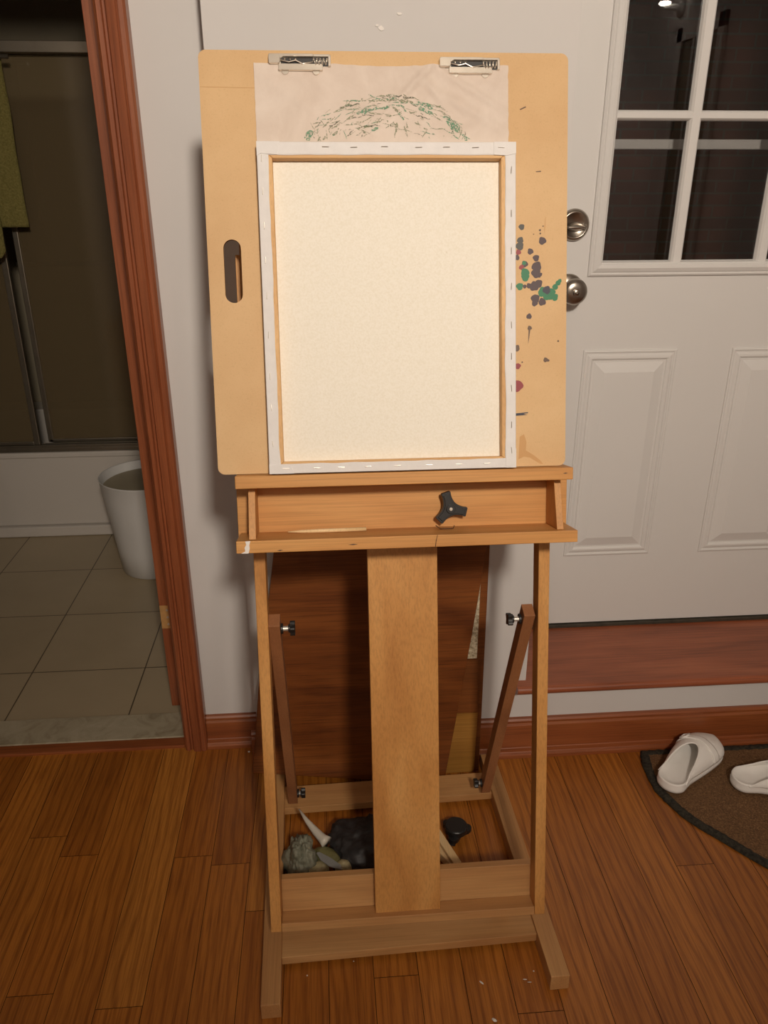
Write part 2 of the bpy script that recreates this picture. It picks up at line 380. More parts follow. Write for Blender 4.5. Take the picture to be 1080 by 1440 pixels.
S(MB().box(X0, X1, YB, 1.685, ZC, ZC+.05), 'ceiling', M['ceiling'])
S(MB().box(X0-.05, X0, YB, LW, 0, ZC), 'wall_left', M['wall'])
S(MB().box(X1, X1+.05, YB, RW, 0, ZC), 'wall_right', M['wall'])
S(MB().box(X0-.05, X1+.05, YB-.05, YB, 0, ZC), 'wall_front', M['wall'])
mb = MB().box(-.378, -.190, LW, 1.83, 0, ZC).box(-1.20, -.378, LW, 1.83, 2.10, ZC).box(X0-.05, -1.20, LW, 1.83, 0, ZC)
S(mb, 'wall_back_left', M['wall'])
mb = MB().box(-.190, .474, RW, 1.90, 0, ZC).box(.474, 1.44, RW, 1.86, 0, .193).box(.474, 1.44, RW, 1.90, 2.27, ZC).box(1.44, X1+.05, RW, 1.90, 0, ZC)
wb = S(mb, 'wall_back_right', M['wall'])
# plaster chips on the wall above the easel
mb = MB()
for cx, cz, r in ((.118, 1.600, .006), (.150, 1.622, .0045), (.112, 1.604, .003)):
    pts = [(cx+r*random.uniform(.6, 1.3)*math.cos(a), cz+.6*r*random.uniform(.6, 1.2)*math.sin(a)) for a in [2*PI*i/9 for i in range(9)]]
    mb.prism(pts, RW-.0015, RW, lambda p, q, t: (p, t, q))
mb.build('filler_spot', M['white_paint'], wb, label='white dabs of filler')

# baseboards with shoe moulding
def baseboard(name, x0, x1, yw, h):
    prof = [(0, 0), (-.030, 0), (-.030, .010), (-.026, .018), (-.016, .022), (-.015, .024), (-.015, h-.018), (-.012, h-.012), (-.013, h-.006), (-.009, h), (0, h)]
    mb = MB().prism([(yw+a, z) for a, z in prof], x0, x1, lambda p, q, t: (t, p, q))
    return S(mb, name, M['red_x'], bevel=.001)
baseboard('baseboard_left', -.329, -.190, LW, .090)
baseboard('baseboard_right', -.205, X1, RW, .108)
# left doorway: casing, jamb, marble threshold, wooden strip
cp = [(-.386, 1.672), (-.386, 1.662), (-.380, 1.655), (-.372, 1.655), (-.370, 1.660), (-.366, 1.660), (-.362, 1.652), (-.346, 1.650), (-.344, 1.654), (-.341, 1.652), (-.333, 1.652), (-.329, 1.658), (-.329, LW), (-.386, LW)]
S(MB().prism(cp, 0, 2.16, lambda p, q, t: (p, q, t)), 'trim_1', M['red_z'])
cp2 = [(-1.20-.386-p, q) for p, q in cp][::-1]
S(MB().prism(cp2, 0, 2.16, lambda p, q, t: (p, q, t)), 'trim_2', M['red_z'])
S(MB().box(-1.257, -.329, 1.652, LW, 2.10, 2.16), 'trim_3', M['red_x'], bevel=.002)
S(MB().box(-.388, -.378, LW, 1.83, .002, 2.10), 'trim_4', M['red_z'])
S(MB().box(-1.20, -.388, 1.703, 1.806, -.01, .010), 'trim_5', M['marble'], bevel=.002)
S(MB().box(-1.20, -.388, 1.668, 1.7025, -.01, .008), 'trim_6', M['red_x'], bevel=.002)
# bathroom door swung in, hinged on the right jamb
bd = MB().box(-.448, -.410, 1.834, 2.50, .012, 2.06)
d2 = S(bd, 'door_2', M['red_z'], bevel=.001)
hg = MB().box(-.447, -.412, 1.8315, 1.834, .262, .330)
for z in (.275, .296, .317): hg.cyl((-.429, 1.8315, z), (-.429, 1.8300, z), .003, n=10, mi=1)
hg.build('hinge', [M['brass'], M['steel']], d2, label='pale brass hinge leaf')

# bathroom shell
S(MB().box(-2.0, -.34, 1.806, 3.9, -.03, 0), 'floor_bathroom', M['tile'], recenter=False)
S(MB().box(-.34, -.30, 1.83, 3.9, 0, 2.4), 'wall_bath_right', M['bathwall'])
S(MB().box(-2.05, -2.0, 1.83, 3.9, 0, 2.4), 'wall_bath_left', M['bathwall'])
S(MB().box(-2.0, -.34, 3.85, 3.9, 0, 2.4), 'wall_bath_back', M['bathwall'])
S(MB().box(-2.05, -.30, 1.83, 3.9, 2.4, 2.45), 'ceiling_bathroom', M['ceiling'])

# entry step: tread, door sweep
tp = [(1.555+.011*(1-math.cos(t)) if False else 1.566-.011*math.cos(t), .206+.011*math.sin(t)) for t in [-PI/2+PI*i/8 for i in range(9)]]
tr = MB().prism(tp+[(1.93, .217), (1.93, .195)], .447, 1.60, lambda p, q, t: (t, p, q))
tr = S(tr, 'trim_7', M['tread'], bevel=.0008)
S(MB().box(.474, 1.44, 1.822, 1.90, .217, .226), 'trim_8', M['rubber'], bevel=.001)

# ------------------------------------------------------------------ entry door
DX0, DX1, DZ0, DZ1 = .477, 1.352, .229, 2.23
GX0, GX1, GZ0, GZ1 = .641, 1.195, 1.181, 2.097
dm = MB()
dm.box(DX0, GX0, DY, DY+.044, DZ0, DZ1).box(GX1, DX1, DY, DY+.044, DZ0, DZ1).box(GX0, GX1, DY, DY+.044, DZ0, GZ0).box(GX0, GX1, DY, DY+.044, GZ1, DZ1)
d1 = S(dm, 'door_1', M['door'])
def ringrect(mb, x0, x1, z0, z1, prof, y, cap=True):
    n = len(prof); P = []
    for ins, dep in prof:
        P += [(x0+ins, y-dep, z0+ins), (x1-ins, y-dep, z0+ins), (x1-ins, y-dep, z1-ins), (x0+ins, y-dep, z1-ins)]
    F = []
    for k in range(n-1):
        for i in range(4): F.append((k*4+i, k*4+(i+1) % 4, (k+1)*4+(i+1) % 4, (k+1)*4+i))
    if cap: F.append(tuple((n-1)*4+i for i in range(4)))
    mb.add(P, F)
pprof = [(0, -.001), (.0005, .003), (.004, .0045), (.007, .0035), (.008, .0015), (.011, .002), (.015, .0045), (.020, .005), (.0235, .003), (.025, .0005), (.030, .0005), (.0315, .0015), (.054, .0085)]
for x0, x1 in ((.619, .850), (.987, 1.218)):
    pm = MB(); ringrect(pm, x0, x1, .435, .981, pprof, DY); pm.build('door_panel', M['door'], d1)
fm = MB()
fprof = [(0, -.001), (.001, .005), (.005, .0075), (.009, .0065), (.011, .0085), (.019, .012), (.026, .011), (.029, .007), (.031, .006), (.0315, -.012), (.034, -.0125), (.034, -.0145)]
ringrect(fm, GX0-.031, GX1+.031, GZ0-.040+.009, GZ1+.031, fprof, DY, cap=False)
fm.build('glazing_frame', M['door'], d1)
mun = MB()
def muntin(x0, x1, z0, z1, vert):
    y = DY
    if vert: pts = [(x0, y+.012), (x0+.002, y+.002), (x0+.006, y-.003), (x1-.006, y-.003), (x1-.002, y+.002), (x1, y+.012)]; mun.prism(pts, z0, z1, lambda p, q, t: (p, q, t))
    else: pts = [(z0, y+.012), (z0+.002, y+.002), (z0+.005, y-.0025), (z1-.005, y-.0025), (z1-.002, y+.002), (z1, y+.012)]; mun.prism(pts, x0, x1, lambda p, q, t: (t, q, p))
VX = [(.802, .831), (1.005, 1.034)]; VZ = [(1.472, 1.493), (1.785, 1.806)]
for a, b in VX: muntin(a, b, GZ0, GZ1, True)
for a, b in VZ: muntin(GX0, GX1, a, b, False)
mun.build('muntin_grid', M['door'], d1)
xs = [GX0, VX[0][0], VX[0][1], VX[1][0], VX[1][1], GX1]; zs = [GZ0, VZ[0][0], VZ[0][1], VZ[1][0], VZ[1][1], GZ1]
for i in range(0, 6, 2):
    for j in range(0, 6, 2):
        MB().box(xs[i]-.001, xs[i+1]+.001, DY+.010, DY+.013, zs[j]-.001, zs[j+1]+.001).build('glass_pane', M['glass'], d1)
kc = (.568, DY, 1.123)
km = MB().lathe(kc, (0, -1, 0), [(0, .034), (.004, .034), (.008, .030), (.010, .018), (.012, .0125), (.026, .0125), (.032, .018), (.040, .0265), (.050, .0295), (.058, .027), (.063, .020), (.064, .010)], 40)
km.lathe((kc[0], DY-.063, kc[2]), (0, -1, 0), [(0, .0075), (.006, .0075), (.007, .006)], 20)
km.box(kc[0]-.0055, kc[0]+.0055, DY-.073, DY-.0695, kc[2]-.0012, kc[2]+.0012)
km.build('door_knob', M['nickel'], d1, smooth=True, label='brushed nickel knob')
dc = (.568, DY, 1.262)
db = MB().lathe(dc, (0, -1, 0), [(0, .0345), (.005, .0345), (.010, .032), (.013, .028), (.013, .0265), (.0115, .0255), (.0115, .002)], 40)
dbo = db.build('deadbolt', M['nickel'], d1, smooth=True, label='brushed nickel deadbolt rose')
tm = MB().grid(14, 9, lambda u, v: (dc[0]-.020+.040*u, DY-.0115-.014*math.sin(PI*v)-.002, dc[2]+(v-.5)*.014*(.25+math.sin(PI*min(1, max(0, u))))-.004))
tm.build('thumb_turn', M['nickel'], dbo, smooth=True, solid=.002)
# storm door behind the glass and brick house wall outside
sd = MB().box(.50, .57, 1.93, 1.955, .23, 2.25).box(1.27, 1.34, 1.93, 1.955, .23, 2.25).box(.57, 1.27, 1.93, 1.955, 1.419, 1.440).box(.57, 1.27, 1.93, 1.955, .23, .42).box(.57, 1.27, 1.93, 1.955, 2.15, 2.25)
S(sd, 'door_3', M['caulk'], bevel=.002)
bw = MB().box(-.2, 6.5, 5.0, 5.1, -.2, 3.2)
S(bw, 'wall_outside', M['brick'])
# cased white doorway on the room's front side, behind the viewer
fr = MB()
for a, b, c, d_ in ((.55, .63, 0, 2.12), (1.47, 1.55, 0, 2.12)): fr.box(a, b, YB, YB+.03, c, d_)
fr.box(.55, 1.55, YB, YB+.03, 2.12, 2.20)
S(fr, 'trim_9', M['caulk'], bevel=.002)
S(MB().box(.63, 1.47, YB, YB+.008, 0, 2.12), 'door_4', M['dark_back'])

# ------------------------------------------------------------------ main ceiling light, added spot and fill lamps
def lamp(p, label, kind):
    x, y, z = p['loc']; t = thing('ceiling_light', (x, y, 2.55), label, 'lamp', None)
    r = p['r']
    MB().lathe((x, y, ZC), (0, 0, -1), [(0, r+.02), (.010, r+.02), (.014, r+.004), (.014, .01)], 40).build('lamp_ring', M['caulk'], t, smooth=False)
    pr = [(.014, r)] + [(.014+.034*math.sin(a)*kind+.001, r*math.cos(a)) for a in [PI/2*i/6 for i in range(1, 6)]] + [(.015+.034*kind, .004)]
    MB().lathe((x, y, ZC), (0, 0, -1), pr, 40).build('diffuser', emit('lit_diffuser', LAMP_COL, p['strength']), t, smooth=True)
def added_spot(p):
    # added unseen spot, aimed high so light fades towards the floor
    x, y, z = p['loc']; x -= .12; z -= .20
    t = thing('added_spotlight', (x+.16, y, 2.45), 'added unseen spotlight behind the viewer, aimed at the easel wall to leave the floor darker', 'lamp')
    c = Vector((x+.16, y, z)); d = (Vector(p['aim'])-c).normalized()
    MB().lathe((x+.16, y, ZC), (0, 0, -1), [(0, .045), (.018, .045), (.020, .01)], 28).build('ceiling_rose', M['caulk'], t)  # rose, stem and shade are made-up housing for the added spot
    MB().cyl((x+.16, y, ZC-.015), c-d*.10, .008, n=12).build('stem', M['caulk'], t)
    mb = MB().lathe(c-d*.12, d, [(0, .02), (.01, .045), (.10, .085), (.115, .088), (.112, .082), (.02, .04), (.019, .01)], 32)
    mb.build('shade', M['caulk'], t)
    ld = bpy.data.lights.new('spot', 'SPOT'); lo = bpy.data.objects.new('spot_lamp', ld); COL.objects.link(lo)
    ld.energy = p['spot']; ld.color = LAMP_COL[:3]; ld.spot_size = math.radians(p['cone']); ld.spot_blend = 1.0; ld.shadow_soft_size = .12
    lo.location = c+d*.01; lo.rotation_euler = d.to_track_quat('-Z', 'Y').to_euler()
added_spot(MAIN_LAMP)
lamp(MAIN_LAMP, 'round flush ceiling lamp above the viewer, lighting the room', 1)
lamp(SIDE_FILL, 'added unseen fill lamp in the rear of the room, on the entry door side', .2)
lamp(REAR_FILL, 'added unseen fill lamp behind the viewer on the bathroom side', .2)

# small wall lamp and cased doorway on the right-hand wall (seen as reflections in the door panes)
wl = thing('wall_lamp', (X1, -1.29, 2.23), 'small bright wall lamp mirrored in the upper left door pane', 'lamp')
MB().lathe((X1, -1.29, 2.23), (-1, 0, 0), [(0, .05), (.015, .05), (.02, .02), (.09, .015), (.10, .01)], 24).build('wall_plate', M['caulk'], wl, smooth=True)
MB().lathe((X1-.10, -1.29, 2.235), (0, 0, 1), [(0, .012), (.003, .028), (.012, .034), (.020, .028), (.024, .006)], 24).build('lamp_shade', emit('lit_shade', LAMP_COL, 28), wl, smooth=True)
fr2 = MB().box(X1-.02, X1, -1.26, -1.19, 0, 2.12).box(X1-.02, X1, -.76, -.69, 0, 2.12).box(X1-.02, X1, -1.26, -.69, 2.05, 2.12).box(X1-.015, X1, -1.06, -1.03, 0, 2.05)
S(fr2, 'trim_10', M['caulk'], bevel=.002)
S(MB().box(X1-.006, X1, -1.19, -.76, 0, 2.05), 'door_5', M['bin_in'])

# ------------------------------------------------------------------ easel
EO = Vector((.128, 1.044, .075)); EV = Vector((0, .2425, .9701)); EW = Vector((0, -.9701, .2425))
def L(u, v, w_): return EO + Vector((u, 0, 0)) + v*EV + w_*EW
def Lb(mb, u0, u1, v0, v1, w0, w1, mi=0): return mb.box(u0, u1, v0, v1, w0, w1, mi, fn=L)
BS = .025; BC = math.sqrt(1-BS*BS)
def B(p, q, z): return Vector((.133+p*BC-q*BS, .940+p*BS+q*BC, z))
def Bb(mb, p0, p1, q0, q1, z0, z1, mi=0): return mb.box(p0, p1, q0, q1, z0, z1, mi, fn=B)
es = thing('easel', (.128, 1.2, 0), 'tall beech wood studio easel leaning back on two long runners in the room centre', 'easel')
for s in (-1, 1):
    a, b = (-.257, -.2375) if s < 0 else (.2385, .258)
    Lb(MB(), a, b, 0, 1.24, -.036, 0).build('post', M['beech_z'], es, bevel=.0012)
    p0, p1 = (-.277, -.242) if s < 0 else (.242, .277)
    Bb(MB(), p0, p1, 0, .597, 0, .035).build('foot', M['pale_y'], es, bevel=.0015)
for a, b in ((-.264, -.2572), (.2582, .265)):
    Lb(MB(), a, b, .95, 1.207, -.030, -.001).build('post_batten', M['beech_z'], es, bevel=.0006)
Lb(MB(), -.062, .0605, .0165, 1.44, -.032, -.012).build('mast', M['beech_z'], es, bevel=.001)
Lb(MB(), -.035, .035, .862, 1.44, -.0115, .055).build('mast_slider', M['beech_z'], es, bevel=.001)
Lb(MB(), -.237, .238, 0, .0165, -.048, 0).build('lower_ledge', M['pale_x'], es, bevel=.001)
Lb(MB(), -.237, .238, .017, .083, -.052, -.034).build('lower_rail', M['pale_x'], es, bevel=.001)
Lb(MB(), -.237, .238, 1.10, 1.14, -.055, -.036).build('upper_rail', M['beech_x'], es, bevel=.001)
Bb(MB(), -.242, .242, .092, .162, .012, .0305).build('front_crossbar', M['pale_x'], es, bevel=.001)
Bb(MB(), -.242, .242, .468, .538, .012, .0305).build('rear_crossbar', M['pale_x'], es, bevel=.001)
for s in (-1, 1):
    MB().box(.128+s*.19-.012, .128+s*.19+.012, 1.082, 1.105, .031, .088).build('hinge_block', M['pale_x'], es, bevel=.001)
# braces from the posts down to the rear crossbar, with star knobs
def star_knob(mb, c, ax, R, lobes=3, th=.010, phase=0.0, inner=.42, mi=0):
    c = Vector(c); d = Vector(ax).normalized(); a = d.orthogonal().normalized(); b = d.cross(a); pts = []
    n = 48
    for i in range(n):
        t = 2*PI*i/n; k = (0.5+0.5*math.cos(lobes*t)); r = R*(inner+(1-inner)*k**1.6)
        pts.append((r*math.cos(t+phase), r*math.sin(t+phase)))
    mb.prism(pts, 0, th, lambda p, q, t: c+p*a+q*b+t*d, mi)
for s in (-1, 1):
    x = .128+s*.2265 - (.001 if s < 0 else .0035)
    T = Vector((x, 1.197, .650)); E_ = Vector((x+(.0 if s < 0 else -.006), 1.412, .050)); d = (T-E_).normalized(); side = Vector((1, 0, 0)); nn = d.cross(side).normalized()
    hw, ht = .0100, .014
    P = []
    for e in (E_, T):
        for i, j in ((-1, -1), (1, -1), (1, 1), (-1, 1)): P.append(e+i*hw*side+j*ht*nn)
    br = MB().add(P, [(0, 3, 2, 1), (4, 5, 6, 7), (0, 1, 5, 4), (1, 2, 6, 5), (2, 3, 7, 6), (3, 0, 4, 7)])
    br.build('brace', M['red_beech'], es, bevel=.001)
    for c in (T-.024*d, E_+.022*d):
        c = Vector(c); ax = Vector((-s, 0, 0)); c0 = c+ax*.0102
        top = c.z > .3
        km = MB().cyl(c0, c0+ax*.004, .0095, n=16, mi=0).cyl(c0, c0+ax*(.020 if top else .012), .0045, n=12, mi=1)
        star_knob(km, c0+ax*(.016 if top else .009), ax, .0135 if top else .012, 4, .009, .4, .62)
        km.cyl(c0+ax*(.013 if top else .007), c0+ax*(.017 if top else .010), .0075, n=16)
        km.build('brace_knob', [M['black_plastic'], M['steel']], es, bevel=.0008, label='small black star knob on the brace bolt')
# paint tray box
Lb(MB(), -.273, .273, .739, .7585, .030, .105).build('tray_shelf', M['beech_x'], es, bevel=.001)
Lb(MB(), -.277, .277, .739, .8405, .012, .030).build('tray_back_panel', M['beech_x'], es, bevel=.0008)
Lb(MB(), -.270, .2635, .841, .8605, .012, .105).build('canvas_ledge', M['beech_x'], es, bevel=.001)
Lb(MB(), -.06, .06, .765, .825, -.012, .012).build('tray_slide_block', M['beech_x'], es)
for a, b in ((-.2535, -.2425), (.2415, .2525)):
    mb = MB().prism([(.759, .0305), (.759, .096), (.8405, .073), (.8405, .0305)], a, b, lambda p, q, t: L(t, p, q))
    mb.build('tray_divider', M['beech_z'], es, bevel=.0006)
# three-lobed tray knob
kb = MB().cyl(L(.072, .790, .030), L(.072, .790, .052), .006, n=16, mi=1)
lob = []
def lobes3(R, inner, n=72, ph=0.0, pw=2.2):
    return [((R*(inner+(1-inner)*(0.5+0.5*math.cos(3*t))**pw))*math.cos(t+ph), (R*(inner+(1-inner)*(0.5+0.5*math.cos(3*t))**pw))*math.sin(t+ph)) for t in [2*PI*i/n for i in range(n)]]
def paddle(R, hwid, core, a0):
    P = []
    for k in range(3):
        a = a0+2*PI*k/3; c_, s_ = math.cos(a), math.sin(a)
        for lx, ly in ((R-.0012, -hwid), (R, -hwid+.0015), (R, hwid-.0015), (R-.0012, hwid)): P.append((lx*c_-ly*s_, lx*s_+ly*c_))
        a2 = a+PI/3; m0 = (core*math.cos(a2), core*math.sin(a2)); p0 = P[-1]
        b = a+2*PI/3; p2 = ((R-.0012)*math.cos(b)+hwid*math.sin(b), (R-.0012)*math.sin(b)-hwid*math.cos(b))
        ctl = (2*m0[0]-.5*(p0[0]+p2[0]), 2*m0[1]-.5*(p0[1]+p2[1]))
        for q in range(1, 12):
            t = q/12; P.append(((1-t)**2*p0[0]+2*t*(1-t)*ctl[0]+t*t*p2[0], (1-t)**2*p0[1]+2*t*(1-t)*ctl[1]+t*t*p2[1]))
    return P
ph = math.radians(106)
kb.prism(paddle(.0280, .0080, .0125, ph), .044, .054, lambda p, q, t: L(.074+p, .792+q, t))
kb.prism(paddle(.0245, .0056, .0100, ph), .054, .0565, lambda p, q, t: L(.074+p, .792+q, t))
kb.cyl(L(.074, .792, .030), L(.074, .792, .044), .009, n=20)
kb.cyl(L(.074, .792, .057), L(.074, .792, .0595), .0075, n=20).cyl(L(.074, .792, .0592), L(.074, .792, .0605), .0030, n=12, mi=1)
kb.build('tray_knob', [M['black_plastic'], M['steel']], es, bevel=.0008, label='black three-lobed tightening knob')
# dried white paint run and split on the tray edge
mb = MB()
pts = [(-.2585, .7585), (-.2505, .7588), (-.2525, .752), (-.2520, .747), (-.2540, .739), (-.2655, .7392), (-.2590, .7425), (-.2600, .748), (-.2572, .753)]
mb.prism(pts, .1052, .1062, lambda p, q, t: L(p, q, t))
mb.build('paint_run', M['white_paint'], es, label='white dried paint drip')
mb = MB().prism([(.0445, .7585), (.0452, .7585), (.0428, .748), (.0418, .7395), (.0408, .7395), (.0420, .749)], .1050, .1054, lambda p, q, t: L(p, q, t))
mb.build('split', M['seam'], es, label='dark hairline split')
mb = MB()
for cx, cv, l in ((-.205, .742, .010), (-.09, .7475, .016), (.251, .8515, .008)):
    MB().prism([(cx-l/2, cv), (cx, cv+.0012), (cx+l/2, cv+.0005), (cx, cv-.0010)], .1050, .1053, lambda p, q, t: L(p, q, t)).build('grain_fleck', M['p_brown'], es)

# slender wooden skewer and curl of wire on the tray
sk0 = L(-.194, .7622, .056); sk1 = L(-.066, .7624, .053)
mb = MB().tube([sk0, sk0.lerp(sk1, .18), sk0.lerp(sk1, .35), sk1], [.0010, .0026, .0033, .0033], 12)
st = mb.build('wooden_stick', M['stick'], None, smooth=True, label='thin pale tapered wooden stick lying in the easel tray', category='stick')
mb = MB(); cur = []
for i in range(30):
    t = i/29; cur.append(L(.048+.030*t+.002*math.sin(9*t), .7602+.0022*abs(math.sin(PI*t))*1.0+(.006*(1-t/.15) if t < .15 else 0)+(.005*((t-.88)/.12) if t > .88 else 0), .062+.010*math.sin(PI*t)))
mb.tube(cur, .0008, 8)
mb.build('wire_curl', M['p_brown'], None, smooth=True, label='short dark curl of wire under the tray knob', category='wire')

# ------------------------------------------------------------------ drawing board on the easel
OB = Vector((.128, 1.1751844, .9296561)) + Vector((0, 0, .0004)); V2 = Vector((0, .2728, .9621)); W2 = Vector((0, -.9621, .2728))
def K(u, v, w_): return OB + Vector((u, 0, 0)) + v*V2 + w_*W2
bo = thing('drawing_board', tuple(K(-.02, 0, 0)), 'tan hardboard drawing board with two clips and paint spots, upright on the easel ledge', 'drawing board')
def rr(x0, x1, y0, y1, r, n=6):
    P = []
    for cx, cy, a0 in ((x1-r, y0+r, -90), (x1-r, y1-r, 0), (x0+r, y1-r, 90), (x0+r, y0+r, 180)):
        for i in range(n+1):
            a = math.radians(a0+90*i/n); P.append((cx+r*math.cos(a), cy+r*math.sin(a)))
    return P
def plate_with_hole(outer, inner, a, b, fn, name, mats, parent):
    bm = bmesh.new()
    vo = [bm.verts.new((p, q, a)) for p, q in outer]; vi = [bm.verts.new((p, q, a)) for p, q in inner]
    eo = [bm.edges.new((vo[i], vo[(i+1) % len(vo)])) for i in range(len(vo))]; ei = [bm.edges.new((vi[i], vi[(i+1) % len(vi)])) for i in range(len(vi))]
    r = bmesh.ops.triangle_fill(bm, edges=eo+ei, use_beauty=True)
    faces = [f for f in bm.faces]
    ex = bmesh.ops.extrude_face_region(bm, geom=faces)
    for v in [e for e in ex['geom'] if isinstance(e, bmesh.types.BMVert)]: v.co.z = b
    bm.verts.ensure_lookup_table()
    mb = MB(); mb.v = [fn(v.co.x, v.co.y, v.co.z) for v in bm.verts]
    for i, v in enumerate(bm.verts): v.index = i
    for f in bm.faces:
        mb.f.append([v.index for v in f.verts]); mb.m.append(0 if len(set(round(v.co.z, 6) for v in f.verts)) == 1 else 1)
    bm.free()
    return mb.build(name, mats, parent)
plate_with_hole(rr(-.298, .258, 0, .627, .011), rr(-.274, -.2475, .263, .357, .01325, 8), -.0065, 0, K, 'board_panel', [M['mdf'], M['mdf_edge']], bo)
# faint scored line on the board
MB().prism([(-.297, .5752), (-.217, .5738), (-.217, .5744), (-.297, .5758)], 0, .0003, K).build('scored_line', M['stain'], bo)
# paint spots
spots = [(0.186, 0.373, 0.0045, 'p_grey'), (0.219, 0.352, 0.0058, 'p_purple'), (0.184, 0.353, 0.0050, 'p_grey'), (0.183, 0.344, 0.0062, 'p_grey'), (0.181, 0.335, 0.004, 'p_red'), (0.2, 0.336, 0.0046, 'p_purple'), (0.209, 0.326, 0.0050, 'p_purple'), (0.1785, 0.327, 0.0042, 'p_purple'), (0.191, 0.317, 0.0050, 'p_purple'), (0.186, 0.312, 0.004, 'p_red'), (0.190, 0.3185, 0.0032, 'p_green'),
         (0.1915, 0.304, 0.0066, 'p_green'), (0.1920, 0.297, 0.0062, 'p_green'), (0.21, 0.313, 0.0076, 'p_purple'), (0.209, 0.303, 0.0072, 'p_purple'), (0.213, 0.300, 0.004, 'p_purple'), (0.183, 0.283, 0.0055, 'p_green'), (0.191, 0.283, 0.003, 'p_purple'), (0.198, 0.284, 0.004, 'p_purple'), (0.206, 0.283, 0.0072, 'p_purple'), (0.213, 0.287, 0.0062, 'p_purple'), (0.208, 0.264, 0.0068, 'p_purple'), (0.219, 0.259, 0.0058, 'p_purple'), (0.207, 0.257, 0.0046, 'p_purple'),
         (0.220, 0.274, 0.0075, 'p_green'), (0.229, 0.270, 0.0090, 'p_green'), (0.239, 0.266, 0.0055, 'p_green'), (0.234, 0.274, 0.006, 'p_green'), (0.240, 0.282, 0.0045, 'p_green'), (0.2445, 0.288, 0.0040, 'p_green'), (0.247, 0.291, 0.0030, 'p_green'), (0.226, 0.277, 0.0062, 'p_navy'),
         (0.198, 0.237, 0.0042, 'p_purple'), (0.199, 0.219, 0.0034, 'p_brown'), (0.225, 0.169, 0.0036, 'p_brown'), (0.229, 0.168, 0.002, 'p_brown'), (0.178, 0.188, 0.0050, 'p_brown'), (0.180, 0.160, 0.0046, 'p_red'), (0.179, 0.129, 0.0092, 'p_red'), (0.215, 0.368, 0.0016, 'p_brown'), (0.2155, 0.363, 0.0013, 'p_brown'), (0.220, 0.374, 0.0010, 'p_brown'), (0.205, 0.362, 0.0008, 'p_brown'), (0.245, 0.198, 0.0014, 'p_brown'), (0.187, 0.166, 0.0012, 'p_brown'), (0.216, 0.301, 0.0028, 'p_purple')]
mb = MB(); names = ['p_purple', 'p_grey', 'p_green', 'p_red', 'p_navy', 'p_brown', 'stain']
lay = 0
for u, v, r, mname in spots:
    lay += 1; ph_ = random.random()*6; P = []
    for i in range(20):
        a = 2*PI*i/20; q = r*(1+.09*math.sin(3*a+ph_)+.05*math.sin(5*a+2*ph_)); P.append((u+q*math.cos(a), v+q*math.sin(a)))
    MB().prism(P, .0001, .0003+.000012*lay, K).build('paint_spot', M[mname], bo)
for P, mname in (([(.1975, .219), (.2005, .219), (.1985, .205), (.1965, .194)], 'p_brown'), ([(.208, .4555), (.216, .4565), (.2165, .4550), (.209, .4545)], 'p_brown'), ([(.183, .5465), (.192, .5505), (.193, .5490), (.184, .5450)], 'p_brown'),
                 ([(.176, .0855), (.196, .0870), (.197, .0855), (.189, .0845), (.196, .0828), (.176, .0815)], 'p_navy'),
                 ([(.2225, .362), (.2235, .372), (.2240, .388), (.2230, .385), (.2220, .371)], 'stain'),
                 ([(.181, .012), (.183, .048), (.190, .052), (.194, .040), (.193, .026), (.206, .018), (.216, .010), (.222, .003), (.216, .004), (.200, .014), (.190, .016)], 'stain')):
    MB().prism(P, .0001, .0004, K).build('paint_spot', M[mname], bo)
# metal clips along the top edge
def clip(u0, v0):
    base = MB(); base.prism(rr(u0, u0+.092, v0, v0+.0165, .002, 3), .0002, .0015, K)
    base.prism([(u0+.001, v0+.010), (u0+.018, v0+.010), (u0+.022, v0+.0125), (u0+.066, v0+.0125), (u0+.066, v0+.0165), (u0+.001, v0+.0165)], .0015, .0075, K)
    base.prism(rr(u0, u0+.017, v0+.003, v0+.016, .003, 4), .0015, .0085, K)
    base.prism([(u0+.066, v0+.013), (u0+.091, v0+.013), (u0+.091, v0+.0165), (u0+.066, v0+.0165)], .0015, .006, K)
    base.prism([(u0+.088, v0), (u0+.092, v0), (u0+.092, v0+.015), (u0+.088, v0+.015)], .0015, .006, K)
    o = base.build('clip', M['chrome'], bo, bevel=.0006, label='chrome spring clip')
    dk = MB().prism([(u0+.018, v0+.001), (u0+.088, v0+.001), (u0+.088, v0+.0128), (u0+.018, v0+.0120)], .0014, .0019, K)
    dk.build('clip_recess', M['black_plastic'], o)
    sp = MB(); pts = []
    for i in range(70):
        t = i/69; pts.append(K(u0+.066+.022*t, v0+.0065+.0042*math.sin(2*PI*4.5*t), .005+.003*math.cos(2*PI*4.5*t)))
    sp.tube(pts, .0009, 6)
    sp.tube([K(u0+.016, v0+.009, .004), K(u0+.030, v0+.0055, .005), K(u0+.040, v0+.008, .005), K(u0+.050, v0+.003, .005), K(u0+.066, v0+.006, .005)], .0011, 6)
    for q in (.024, .032, .040): sp.cyl(K(u0+q, v0+.0095, .0015), K(u0+q, v0+.0095, .0055), .0012, n=8)
    sp.build('clip_spring', M['chrome'], o, smooth=True)
    jw = MB().prism(rr(u0+.0145, u0+.080, v0-.0055, v0+.0035, .001, 2), .0035, .0048, K)
    jw.prism(rr(u0+.0145, u0+.080, v0-.0062, v0-.0030, .001, 2), .0015, .0075, K)
    for q in (.024, .070): jw.prism([(u0+q+.0055*math.cos(a), v0-.006-.0055*math.sin(a)) for a in [PI*i/10 for i in range(11)]], .0015, .0032, K)
    jw.build('clip_jaw', M['chrome'], o, bevel=.0004)
clip(-.195, .6035); clip(.0595, .6010)
